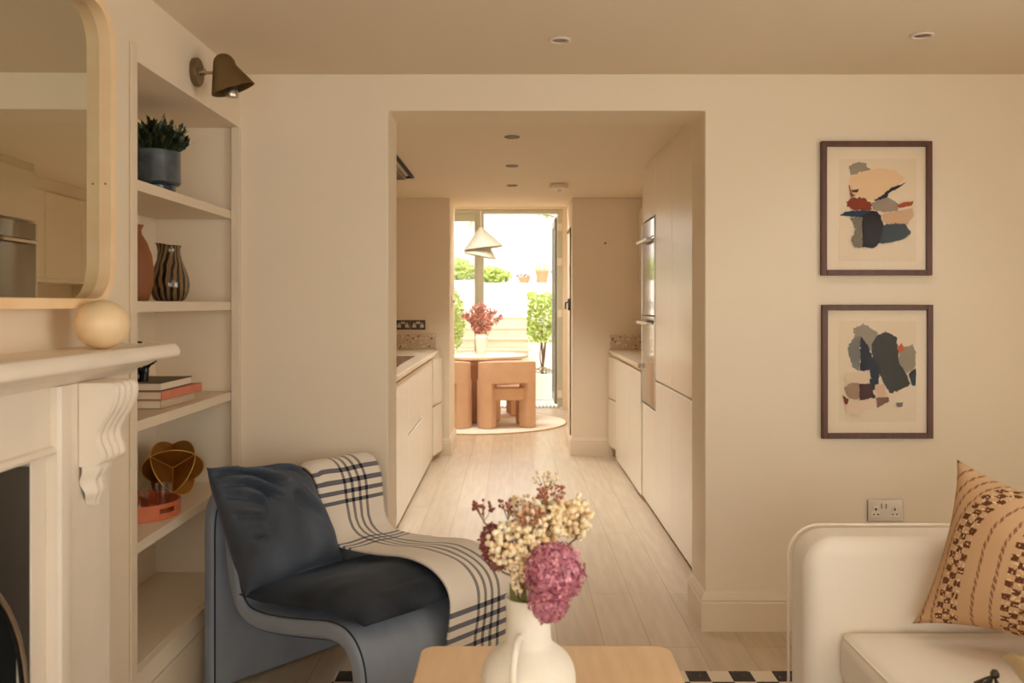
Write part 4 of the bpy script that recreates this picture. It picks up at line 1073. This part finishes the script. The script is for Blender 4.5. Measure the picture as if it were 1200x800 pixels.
print_art('dark framed abstract print with a black and navy torn shape, lower of the pair', 964, 1094, 357, 514, [
    (GRY, Z5([(250, 190), (300, 165), (370, 205), (365, 260), (335, 300), (260, 240)]), .9),
    ((118, 116, 108), Z5([(225, 285), (245, 240), (290, 225), (285, 400), (250, 380), (232, 330)]), .8),
    ((58, 54, 46), Z5([(375, 225), (410, 200), (465, 230), (480, 350), (520, 420), (530, 470), (440, 510), (400, 460), (345, 330), (345, 260)]), .9),
    ((26, 32, 44), Z5([(288, 225), (325, 270), (345, 330), (385, 380), (375, 480), (330, 500), (335, 410), (285, 395)]), .6),
    ((150, 136, 114), Z5([(480, 290), (540, 265), (560, 300), (558, 380), (520, 410), (478, 360)]), .8),
    ((38, 40, 48), Z5([(525, 410), (560, 385), (560, 470), (540, 470)]), .4),
    ((206, 84, 40), Z5([(472, 280), (490, 258), (502, 285), (488, 308), (474, 300)]), .5),
    ((158, 128, 106), Z5([(205, 480), (240, 455), (285, 460), (282, 540), (230, 535)]), .6),
    ((70, 30, 22), Z5([(282, 460), (340, 462), (350, 510), (365, 530), (282, 542)]), .6),
    ((110, 44, 26), Z5([(195, 515), (230, 540), (215, 572)]), .4),
    ((220, 196, 166), Z5([(205, 410), (330, 395), (340, 430), (300, 460), (215, 450)]), .7),
    ((214, 178, 148), Z5([(355, 465), (405, 460), (415, 520), (370, 522)]), .6),
    ((120, 80, 62), Z5([(365, 530), (420, 525), (430, 545), (370, 580)]), .5),
    ((222, 196, 170), Z5([(215, 560), (350, 530), (360, 575), (295, 600), (280, 625), (215, 600)]), .7),
    ((120, 112, 104), Z5([(460, 555), (495, 550), (490, 575), (468, 575)]), .3)], (984, 376, 1074, 494), 'framed abstract prints')
# ================================================================ BLUE CHAIR
AW = math.radians(40)
fx, fy = math.cos(AW), -math.sin(AW); wx, wy = math.sin(AW), math.cos(AW)
P0 = (-1.12, 3.385); CW = .685; ZB = .0065
def P(u, v, z): return Vector((P0[0]+fx*u+wx*v, P0[1]+fy*u+wy*v, z+ZB))
cl = catmull([(.024, 0, 0), (.024, .2, 0), (.024, .45, 0), (.026, .60, 0), (.048, .675, 0), (.092, .700, 0), (.134, .672, 0), (.152, .59, 0), (.170, .47, 0), (.200, .375, 0), (.25, .325, 0), (.33, .313, 0), (.45, .322, 0), (.60, .345, 0), (.71, .362, 0), (.785, .350, 0), (.834, .290, 0), (.848, .18, 0), (.848, 0, 0)], 5)
def offset(line, d):
    out = []
    for i, p in enumerate(line):
        t_ = (line[min(i+1, len(line)-1)]-line[max(i-1, 0)]).normalized()
        out.append(p+Vector((-t_.y, t_.x, 0))*d)      # +d = outer (upper) side
    return out
TH = .056
top_ = offset(cl, TH/2); bot_ = offset(cl, -TH/2)
# travelling rear-bottom -> top -> seat -> front the left normal is the back/upper side
ch = thing('slipper_chair', 'blue velvet curved slipper chair standing by the alcove', 'chair', (-.75, 3.45, ZB))
nv = 14; vs = []; fc = []; n_ = len(cl); ring_n = 2*n_
for j in range(nv+1):
    v = CW*j/nv
    for i in range(n_): vs.append(P(top_[i].x, v, max(0, top_[i].y)))
    for i in reversed(range(n_)): vs.append(P(bot_[i].x, v, max(0, bot_[i].y)))
for j in range(nv):
    for k in range(ring_n): fc.append((j*ring_n+k, j*ring_n+(k+1) % ring_n, (j+1)*ring_n+(k+1) % ring_n, (j+1)*ring_n+k))
for j in (0, nv):      # end caps as quads
    for i in range(n_-1): fc.append((j*ring_n+i, j*ring_n+i+1, j*ring_n+ring_n-2-i, j*ring_n+ring_n-1-i))
MB().add(vs, fc).build('frame', 'velvet', ch, smooth=True, bevel=.014, seg=3)
def tube_line(line, v, r): return MB().tube([P(p.x, v, max(.004, p.y)) for p in line], r, 6)
tube_line(top_, .013, .0032).build('seam', 'velvet_dark', ch, smooth=True); tube_line(bot_, .013, .0032).build('seam', 'velvet_dark', ch, smooth=True)

def pillow(BL, BR, TL, TR, thick, nrm, pinch=.08, nu=40, amp=.006, seed=0, power=2.4, sag=0.0, wr=None):
    BL, BR, TL, TR, nrm = map(Vector, (BL, BR, TL, TR, nrm)); nrm.normalize()
    def base(u, v):
        uu, vv = u*2-1, v*2-1
        x = uu*(1-pinch*(1-vv*vv)*abs(uu)**2); y = vv*(1-pinch*(1-uu*uu)*abs(vv)**2)
        a, b_ = (x+1)/2, (y+1)/2
        return BL.lerp(BR, a).lerp(TL.lerp(TR, a), b_)
    def side(sg):
        def f(u, v):
            uu, vv = abs(u*2-1), abs(v*2-1)
            T = max(0, (1-uu**power))*max(0, (1-vv**power)); T = T**.55
            p = base(u, v)
            d_ = thick/2*T*sg
            nz = noise.noise(Vector((u*4+seed, v*4, sg)))*amp*T**.5*2
            w_ = wr(u, v)*T**.3 if (wr and sg > 0) else 0
            return p+nrm*(d_+sg*nz+w_)-Vector((0, 0, sag*T))
        return f
    mb = MB(); mb.grid(side(1), nu, nu); mb.grid(side(-1), nu, nu); return mb
def wr1(u, v):   # gathered folds fanning from the top ear across the upper face, tucks along the near seam
    s_ = 0
    for (u0, v0, u1, v1, w_, d_) in ((.02, .93, .62, .80, .030, .020), (.03, .84, .52, .66, .026, .018), (.03, .76, .36, .55, .022, .015), (.05, .60, .26, .46, .020, .010), (.25, .97, .95, .90, .03, .012), (.10, .38, .22, .32, .015, .007), (.60, .66, .86, .30, .05, .008)):
        d0 = Vector((u1-u0, v1-v0)); L = d0.length; d0 /= L; q = Vector((u-u0, v-v0-.04*math.sin((u-u0)*8))); t_ = q.dot(d0)/L; n_ = q.x*-d0.y+q.y*d0.x
        k = math.exp(-(n_/w_)**2)-.7*math.exp(-((n_-w_*1.7)/w_)**2)
        s_ -= 2.8*d_*k*max(0, min(1, t_*6+.3))*max(0, min(1, (1-t_)*3))
    return s_
nf = Vector((fx*.93, fy*.93, .36))
BL, BR, TL, TR = P(.265, -.005, .385), P(.275, .42, .425), P(.105, -.055, .818), P(.135, .335, .800)
def cush():
    mb = pillow(BL, BR, TL, TR, .20, nf, .05, 60, .012, 3, wr=wr1, power=3.6)
    n = 61*61
    for i, p in enumerate(mb.v):      # far top corner is soft and round, not pointed
        k = i % n; u, v = (k % 61)/60, (k//61)/60
        r = .30; du, dv = u-(1-r), v-(1-r)
        if du > 0 and dv > 0:
            l_ = math.hypot(du, dv); m_ = max(du, dv)
            f_ = m_/l_ if l_ > 0 else 1
            nu_, nv_ = 1-r+du*f_, 1-r+dv*f_
            sh = (TR-TL)*(nu_-u)+(TR-BR)*(nv_-v)
            p += sh
    return mb
o = cush().build('throw_cushion', 'velvet_mid', smooth=True, weld=True)
tag(o, 'ink blue velvet scatter cushion with gathered folds leaning on the chair back', 'cushion')
def surf(u):
    # upper surface height of seat at u
    best = None
    for i in range(len(top_)-1):
        a, b_ = top_[i], top_[i+1]
        if i > len(top_)*.45 and a.x <= u <= b_.x: best = a.y+(b_.y-a.y)*(u-a.x)/(b_.x-a.x+1e-9)
    return best if best is not None else .33
def seatpad():
    v0, v1, u0, u1 = -.005, CW-.004, .225, .885
    def mid(a, b_):
        u = u0+(u1-u0)*a; v = v0+(v1-v0)*b_
        e = 1-.03*(1-(2*a-1)**2)*abs(2*b_-1)
        return u, (v-.34)*e+.34
    def f(sg):
        def g(a, b_):
            aa, bb = abs(2*a-1), abs(2*b_-1); T = (max(0, 1-aa**5)*max(0, 1-bb**5))**.5
            u, v = mid(a, b_)
            zz = min(.401, .3585+.052*max(0, (u-.3))/.45) if u < .80 else .405-.10*(u-.80)
            zc = (.375 if u < .32 else 0) or zz+.010
            if u < .32: zc = .372
            h = (.048 if sg > 0 else .026)*T
            nz = noise.noise(Vector((a*5, b_*4, 2)))*.006*T
            rise = .018*math.exp(-((a-.62)/.25)**2)*T if sg > 0 else 0
            return P(u, v, zc+sg*h+nz+rise+.012)
        return g
    return MB().grid(f(1), 44, 44).grid(f(-1), 44, 44)
o = seatpad().build('seat_cushion', 'velvet_dark', smooth=True, weld=True)
tag(o, 'ink blue velvet pad lying flat on the seat of the blue chair', 'cushion')
mb = MB().tube([P(.868+.004*math.sin(i), v, .402) for i, v in enumerate([.0, .1, .2, .3, .395])], .004, 6)

# plaid throw
bl_line = offset(cl, TH/2+.012)
i0 = next(i for i, p in enumerate(bl_line) if p.y > .36); i1 = max(i for i, p in enumerate(bl_line) if p.y > .13)
ih = next(i for i in range(len(bl_line)//4, len(bl_line)) if bl_line[i].x > .12 and bl_line[i].y < .56)
path = bl_line[i0:ih]+catmull([bl_line[ih], (.226, .505, 0), (.290, .478, 0), (.45, .476, 0), (.62, .499, 0), (.75, .500, 0), (.84, .480, 0), (.900, .435, 0), (.918, .36, 0), (.916, .26, 0), (.912, .14, 0)], 6)
cum = [0]
for a, b_ in zip(path, path[1:]): cum.append(cum[-1]+(b_-a).length)
TOT = cum[-1]

ZT = max(range(len(path)), key=lambda i: path[i].y); S_TOP = cum[ZT]
def along(s):
    s = max(0, min(TOT, s)); import bisect
    i = min(len(path)-2, max(0, bisect.bisect_right(cum, s)-1)); t_ = (s-cum[i])/(cum[i+1]-cum[i]+1e-9)
    p = path[i].lerp(path[i+1], t_); q = (path[i+1]-path[i]).normalized()
    return p, Vector((-q.y, q.x, 0))
BV0, BV1 = .372, .697
def blanket(a, b_):
    s = TOT*a
    p, nn = along(s)
    sag = 0
    rel = (s-S_TOP)/(TOT-S_TOP)
    sk = -.062*max(0, min(1, (rel-.5)/.4))**1.5+.030*math.exp(-((rel-.42)/.16)**2)
    v0 = BV0+sk+.004*math.sin(s*11); v1 = min(BV1, BV1+sk*.8)+.005*math.sin(s*9)
    v = v0+(v1-v0)*b_
    lift = .004+.006*(noise.noise(Vector((s*6, v*9, 0)))+.4)
    lift += .030*math.exp(-((s-S_TOP)/.10)**2)*(1 if v > .4 else .6)
    q = p+nn*lift
    return P(q.x, v, q.y)
mb = MB().grid(blanket, 110, 26, uvf=lambda a, b_: (TOT*a-S_TOP+.25, b_*(BV1-BV0)))
o = mb.build('plaid_throw', 'plaid', smooth=True, solid=.008)
tag(o, 'cream wool throw with navy plaid lines draped over the blue chair', 'blanket')
# fringe-free rolled hem at the top back
# ================================================================ SOFA
so = thing('sofa', 'cream linen sofa with piped edges and a high flat arm', 'sofa', (1.35, 1.8, 0))
def arm_poly(x0, x1, z0, z1, r):
    pts = [(x1, z0), (x1, z1)]
    for i in range(9):
        a = PI/2+PI/2*i/8; pts.append((x0+r+r*math.cos(a), z1-r+r*math.sin(a)))
    pts.append((x0, z0)); return pts
def arm(y0, y1):
    ap = arm_poly(.862, 1.94, .07, .712, .095)
    a_ = MB().prism(ap, lambda p, q, h: (p, h, q), y0, y1).build('armrest', 'sofa', so, bevel=.05, seg=6)
    for y in ((y1-.004,) if y0 > 2 else (y0+.004,)):
        L = [(p[0], y, p[1]) for p in arm_poly(.862, 1.93, .08, .712, .095)[1:]]
        MB().tube(L, .0045, 8).build('piping', 'piping', a_, smooth=True)
arm(2.72, 2.91); arm(.55, .74)
B(.93, 1.66, .745, 2.715, .10, .295).build('base', 'sofa', so, bevel=.015, seg=3)
B(1.66, 1.94, .745, 2.715, .10, .83).build('backrest', 'sofa', so, bevel=.05, seg=4)
for y0, y1 in ((.75, 1.726), (1.732, 2.712)):
    c_ = B(.945, 1.655, y0, y1, .298, .455).build('seat_cushion', 'sofa', so, bevel=.045, seg=5)
    for z in (.440, .312):
        rr = [(p[0], p[1], z) for p in [(.955+.040-.040*math.cos(a), y1-.008-.040+.040*math.sin(a)) for a in [PI/2*k/6 for k in range(7)]]]
        pts = [(1.64, y1-.010, z)]+rr[::-1]+[(.955, y0+.05, z), (.965, y0+.02, z), (1.0, y0+.010, z), (1.64, y0+.010, z)]
        MB().tube(pts, .0045, 8).build('piping', 'piping', c_, smooth=True)
for x in (.98, 1.85):
    for y in (.62, 2.83): MB().lathe([(.018, 0), (.026, .072)], (x, y, .0075), 16).build('leg', 'walnut', so, smooth='auto')
o = pillow((1.128, 2.625, .500), (1.46, 2.29, .505), (1.275, 2.67, .955), (1.60, 2.36, .86), .25, (-.68, -.70, .22), .15, 44, .004, 9, power=2.2)
def _fix(o_): return o_
ik = o.build('scatter_cushion', 'ikat', smooth=True, weld=True)
tag(ik, 'tan cushion with brown woven checks leaning in the sofa corner', 'cushion')
gc = thing('satin_cushion', 'champagne satin cushion corner with a dark tassel on the sofa seat', 'cushion', (1.4, 2.0, .46))
pillow((1.165, 2.225, .56), (1.50, 2.06, .54), (1.10, 1.86, .535), (1.40, 1.70, .54), .14, (0, 0, 1), .10, 36, .02, 4, wr=lambda u, v: .008*math.sin(u*30+v*16)).build('cover', 'gold_satin', gc, smooth=True, weld=True)
rnd = random.Random(2); mb = MB()
mb.lathe([(0, 0), (.010, .003), (.011, .012), (.006, .02), (0, .021)], (1.172, 2.262, .492), 12)
for k in range(26):
    a = rnd.uniform(PI*.55, PI*1.5); r = rnd.uniform(.015, .045)
    mb.tube([(1.170, 2.262, .50), (1.170+.6*r*math.cos(a), 2.262+.6*r*math.sin(a), .485), (1.170+r*math.cos(a), 2.262+r*math.sin(a), .464+rnd.uniform(0, .012))], .0018, 4)
mb.build('tassel', 'steel_dark', gc, smooth=True)

# ================================================================ RUG, COFFEE TABLE, JUG
tag(B(-.665, 2.3, .1, 3.54, .0005, .006).build('area_rug', 'rug'), 'flat woven rug with black and cream blocks under the coffee table', 'rug')
ct = thing('coffee_table', 'low honey oak coffee table with rounded corners', 'table', (.10, 2.2, 0))
def rr2(x0, x1, y0, y1, r, n=8):
    out = []
    for (cx, cy, a0) in ((x1-r, y1-r, 0), (x0+r, y1-r, PI/2), (x0+r, y0+r, PI), (x1-r, y0+r, 1.5*PI)):
        for i in range(n+1): a = a0+PI/2*i/n; out.append((cx+r*math.cos(a), cy+r*math.sin(a)))
    return out
MB().prism(rr2(-.255, .445, 1.66, 2.645, .045), lambda p, q, h: (p, q, h), .400, .431).build('tabletop', 'table_oak', ct, bevel=.006, seg=3)
for x in (-.20, .39):
    for y in (1.72, 2.58): MB().lathe([(.020, .0065), (.028, .399)], (x, y, 0), 16).build('leg', 'table_oak', ct, smooth='auto')
MB().box(-.19, .38, 1.75, 2.55, .36, .399).build('apron', 'table_oak', ct, bevel=.004)
JX, JY, JZ = .036, 2.05, .4315
jg = thing('ceramic_jug', 'chalky cream round bodied jug with a small strap handle', 'jug', (JX, JY, JZ))
prof = [(.058, 0), (.070, .006), (.092, .045), (.102, .090), (.104, .135), (.102, .165), (.092, .190), (.072, .210), (.054, .224), (.049, .245), (.048, .29), (.051, .322), (.0495, .326), (.046, .320), (.043, .29), (.043, .245), (.05, .22), (.08, .19), (.09, .12), (0, .08)]
fp = [(p.x, p.y) for p in catmull([(a, b_, 0) for a, b_ in prof[:-1]], 3)]+[(0, .08)]
mb = MB().lathe(fp, (JX, JY, JZ), 56); mb.v = [v+Vector((noise.noise(v*14), noise.noise(v*14+Vector((5, 5, 5))), 0))*.0012 for v in mb.v]
mb.build('body', 'jug', jg, smooth=True)
hp = catmull([(JX-.016, JY-.044, JZ+.252), (JX-.024, JY-.076, JZ+.256), (JX-.031, JY-.108, JZ+.232), (JX-.034, JY-.120, JZ+.195), (JX-.033, JY-.114, JZ+.180), (JX-.030, JY-.098, JZ+.165)], 5)
MB().tube(hp, [.0075]*len(hp), 12).build('handle', 'jug', jg, smooth=True)

# dried flowers
rnd = random.Random(33)
def fpos(x, y, D): a, z = px(x, y, D); return Vector((a, D, z))
def floret(mb, p, nrm, size):
    nrm = nrm.normalized(); a = nrm.orthogonal().normalized(); a = Matrix.Rotation(rnd.uniform(0, PI), 3, nrm) @ a; b_ = nrm.cross(a)
    for k in range(4):
        t_ = PI/2*k; d_ = a*math.cos(t_)+b_*math.sin(t_); e = nrm.cross(d_)
        tip = p+d_*size+nrm*size*rnd.uniform(.05, .5)
        mb.add([p, p+d_*size*.6+e*size*.42+nrm*size*.12, tip, p+d_*size*.6-e*size*.42+nrm*size*.12], [(0, 1, 2, 3)])
def head_flat(mb, c, rx, ry, rz, n, size):
    for i in range(n):
        z = 1-2*(i+.5)/n; r = math.sqrt(max(0, 1-z*z)); a = i*2.399963
        d_ = Vector((r*math.cos(a), r*math.sin(a), z)); k_ = rnd.uniform(.78, 1.02)
        floret(mb, Vector(c)+Vector((d_.x*rx, d_.y*ry, d_.z*rz))*k_, d_+Vector((rnd.gauss(0, .3),)*3), size*rnd.uniform(.8, 1.2))
def bead(mb, p, r):
    vs = [(0, 0, 1), (0, 0, -1)]; 
    ring = [[(math.cos(2*PI*i/6+o_)*c_, math.sin(2*PI*i/6+o_)*c_, z_) for i in range(6)] for (c_, z_, o_) in ((.86, .5, 0), (.86, -.5, .5))]
    q = Matrix.Rotation(rnd.uniform(0, 6), 3, Vector((rnd.random(), rnd.random(), rnd.random()+.1)).normalized())
    vv = [vs[0]]+ring[0]+ring[1]+[vs[1]]; sc = (r*rnd.uniform(.8, 1.15), r*rnd.uniform(.8, 1.15), r*rnd.uniform(.9, 1.5))
    pts = [Vector(p)+q @ Vector((v[0]*sc[0], v[1]*sc[1], v[2]*sc[2])) for v in vv]
    fc = [(0, 1+i, 1+(i+1) % 6) for i in range(6)]+[(13, 7+(i+1) % 6, 7+i) for i in range(6)]
    for i in range(6): fc += [(1+i, 7+i, 1+(i+1) % 6), (7+i, 7+(i+1) % 6, 1+(i+1) % 6)]
    mb.add(pts, fc)
def cluster(mb, ms, c, rx, ry, rz, n, r, root):
    for i in range(n):
        while True:
            d_ = Vector((rnd.uniform(-1, 1), rnd.uniform(-1, 1), rnd.uniform(-1, 1)))
            if .45 < d_.length < 1: break
        p = Vector(c)+Vector((d_.x*rx, d_.y*ry, d_.z*rz)); bead(mb, p, r)
        if i % 3 == 0: ms.tube([Vector(root), (Vector(root)+p)/2+Vector((0, 0, -.005)), p], .0008, 4)
def stem_to(ms, c, j=0):
    a = Vector((JX+.018*math.cos(j), JY+.018*math.sin(j), JZ+.13)); m_ = Vector((JX+.022*math.cos(j), JY+.022*math.sin(j), JZ+.33))
    ms.tube(catmull([a, m_, Vector(c)], 6), .0022, 6)
GF = 'dried flower stems in the cream jug'
def flower(name, label, c): return thing(name, label, 'flower', tuple(c), GF)
c = fpos(650, 681, 1.935); f_ = flower('hydrangea', 'dusky pink full hydrangea head hanging over the jug rim', c)
mb = MB(); head_flat(mb, c+Vector((0, 0, .018)), .062, .060, .062, 420, .0098); head_flat(mb, c+Vector((-.012, .004, -.040)), .042, .045, .044, 220, .0092)
mb.build('flower_head', 'petal_pink', f_, recalc=False); ms = MB(); stem_to(ms, c, -.4); ms.build('stem', 'stem', f_, smooth=True)
c = fpos(577, 636, 2.02); f_ = flower('hydrangea', 'small dark red dried hydrangea head beside the cream beads', c)
mb = MB(); head_flat(mb, c, .026, .03, .040, 130, .010); head_flat(mb, c+Vector((.012, 0, -.040)), .02, .02, .02, 50, .008)
mb.build('flower_head', 'petal_red', f_, recalc=False); ms = MB(); stem_to(ms, c, 3); ms.build('stem', 'stem', f_, smooth=True)
for k, (x, y, D, rx, ry, rz, n, r, lab) in enumerate([
    (601, 636, 2.0, .058, .045, .050, 190, .0070, 'dense cream beaded flower cluster above the jug neck'),
    (632, 615, 2.04, .060, .05, .050, 170, .0070, 'cream beaded cluster in the middle of the bunch'),
    (655, 604, 2.08, .055, .05, .040, 130, .0064, 'loose cream cluster behind the pink hydrangea'),
    (676, 606, 2.06, .035, .035, .050, 90, .0066, 'cream spray reaching out toward the sofa'),
    (612, 594, 2.10, .045, .04, .030, 70, .0045, 'pale airy cream spray at the back of the bunch'),
    (607, 670, 1.98, .018, .02, .042, 45, .0058, 'narrow cream spray drooping over the jug rim')]):
    c = fpos(x, y, D); f_ = flower('beaded_flower', lab, c); mb = MB(); ms = MB()
    cluster(mb, ms, c, rx, ry, rz, n, r, c-Vector((0, 0, rz*.9)) if k != 5 else c+Vector((0, 0, .01)))
    stem_to(ms, c-Vector((0, 0, rz*.9)), k); mb.build('flower_head', 'petal_cream', f_, smooth=True); ms.build('stem', 'stem', f_, smooth=True)
for k, (x, y, D, r, n, mt, lab) in enumerate([
    (567, 594, 2.02, .020, 26, 'petal_red', 'small red sprig standing out toward the chair'),
    (595, 592, 2.04, .020, 16, 'petal_red', 'tiny red sprig beside the airy cream spray'),
    (645, 577, 2.06, .028, 50, 'petal_rust', 'rust coloured sprig near the top of the bunch'),
    (639, 560, 2.10, .022, 26, 'petal_cream', 'highest little cream umbel of the bunch'),
    (620, 604, 2.0, .030, 40, 'petal_rust', 'rusty dried sprig between the cream clusters'),
    (588, 652, 2.0, .020, 26, 'petal_rust', 'brown rust sprig beneath the dark red head')]):
    c = fpos(x, y, D); f_ = flower('dried_sprig', lab, c); mb = MB(); ms = MB()
    for i in range(n):
        a = rnd.uniform(0, 2*PI); q = c+Vector((math.cos(a)*r*1.25*math.sqrt(rnd.random()), math.sin(a)*r, rnd.uniform(-.5, .6)*r)); bead(mb, q, .0036)
        if i % 2 == 0: ms.tube([c-Vector((0, 0, r*1.6)), q], .0008, 4)
    stem_to(ms, c-Vector((0, 0, r*1.6)), k*1.1); mb.build('flower_head', mt, f_, smooth=True); ms.build('stem', 'stem', f_, smooth=True)
# green leaf inside the rim
f_ = thing('foliage_stem', 'olive green leaf stem just inside the jug rim', 'leaf', (JX, JY, JZ+.3), GF)
mb = MB()
for (dx, dz, w_) in ((-.036, .368, .010), (-.010, .350, .013), (-.028, .345, .012)):
    b0 = Vector((JX+dx*.6, JY-.030, JZ+.29)); t_ = Vector((JX+dx*1.15, JY-.036, JZ+dz)); s_ = Vector((w_, -.003, 0))
    mb.add([b0, b0.lerp(t_, .5)+s_, t_, b0.lerp(t_, .5)-s_], [(0, 1, 2, 3)])
mb.build('leaves', 'stem_green', f_, recalc=False); ms = MB(); ms.tube([(JX-.01, JY-.015, JZ+.13), (JX-.018, JY-.028, JZ+.32)], .002, 6); ms.build('stem', 'stem_green', f_)

# ================================================================ CAMERA, LIGHT
cam = bpy.data.cameras.new('camera'); co = bpy.data.objects.new('camera', cam); COL.objects.link(co)
co.location = (0, 0, EYE); co.rotation_euler = (PI/2, 0, 0)
cam.sensor_fit = 'HORIZONTAL'; cam.sensor_width = 36; cam.lens = F/1200*36; cam.shift_y = -(400-CY)/1200; cam.clip_start = .05; cam.clip_end = 200
cam.dof.use_dof = True; cam.dof.focus_distance = 4.0; cam.dof.aperture_fstop = 4.0
bpy.context.scene.camera = co

wd = bpy.data.worlds.new('world'); bpy.context.scene.world = wd; wd.use_nodes = True
nt = wd.node_tree; bg = nt.nodes['Background']; g = NG(nt)
tc = nt.nodes.new('ShaderNodeTexCoord'); s_ = g.sep(tc.outputs['Generated'])
col = g.mix(g.m('MULTIPLY', g.m('MAXIMUM', s_[2], 0), 1), (.96, .93, .87), (.88, .90, .96))
nt.links.new(col, bg.inputs['Color']); bg.inputs['Strength'].default_value = WORLD

def area(name, loc, rot, sx, sy, power, col=(1, .93, .84), portal=False, spread=180):
    L = bpy.data.lights.new(name, 'AREA'); L.shape = 'RECTANGLE'; L.size = sx; L.size_y = sy; L.energy = power; L.color = col
    if portal: L.cycles.is_portal = True
    L.spread = math.radians(spread)
    o_ = bpy.data.objects.new(name, L); COL.objects.link(o_); o_.location = loc; o_.rotation_euler = rot; return o_
# daylight from the street through the two sash windows (area light faces +Y)
for (a, b_), pw in zip(WIN, WPOW):
    area('street_daylight', ((a+b_)/2, Y0-.26, (wz0+wz1)/2), (PI/2, 0, 0), b_-a, wz1-wz0, pw, WCOL)
area('side_window_daylight', (XR+.26, (SW[0]+SW[1])/2, (SW[2]+SW[3])/2), (PI/2, 0, PI/2), SW[1]-SW[0], SW[3]-SW[2], SPOW, SCOL)
# added fill spots: downlights in view, unseen extras behind them, then the kitchen row
def spot(x, y, z, pw, ang=130):
    L = bpy.data.lights.new('downlight_fill', 'SPOT'); L.energy = pw; L.color = DCOL; L.spot_size = math.radians(ang); L.spot_blend = .9; L.shadow_soft_size = .045
    o_ = bpy.data.objects.new('downlight_fill', L); COL.objects.link(o_); o_.location = (x, y, z-.02)
for y in (3.44, 1.6, -.2):
    for x in (.178, 1.5): spot(x, y, H1, DL)
for y in (5.44, 6.58, 7.67): spot(0, y, HK, DK, 100)
# fill light over the added rooflight; sky portal at the garden doors
area('rooflight_fill', (-.45, 10.0, HX+.24), (0, 0, 0), 1.7, .85, ROOF, (.97, .98, .98))
area('door_portal', (-.31, YD+.2, 1.33), (PI/2, 0, PI), 1.96, 2.6, 1, portal=True)
sn = bpy.data.lights.new('sun', 'SUN'); sn.energy = SUN; sn.angle = math.radians(8); sn.color = (1, .90, .76)
so_ = bpy.data.objects.new('sun', sn); COL.objects.link(so_); so_.location = (0, 14, 8)
so_.rotation_euler = Vector((.25, .35, -1)).to_track_quat('-Z', 'Y').to_euler()

sc = bpy.context.scene
sc.view_settings.view_transform = 'Standard'; sc.view_settings.look = 'None'; sc.view_settings.gamma = 1; sc.view_settings.exposure = EXPO
sc.view_settings.use_curve_mapping = False
sc.cycles.max_bounces = 12; sc.cycles.diffuse_bounces = 8; sc.cycles.glossy_bounces = 5; sc.cycles.transparent_max_bounces = 16; sc.cycles.use_denoising = True
sc.cycles.sample_clamp_indirect = 8; sc.cycles.caustics_reflective = False; sc.cycles.caustics_refractive = False
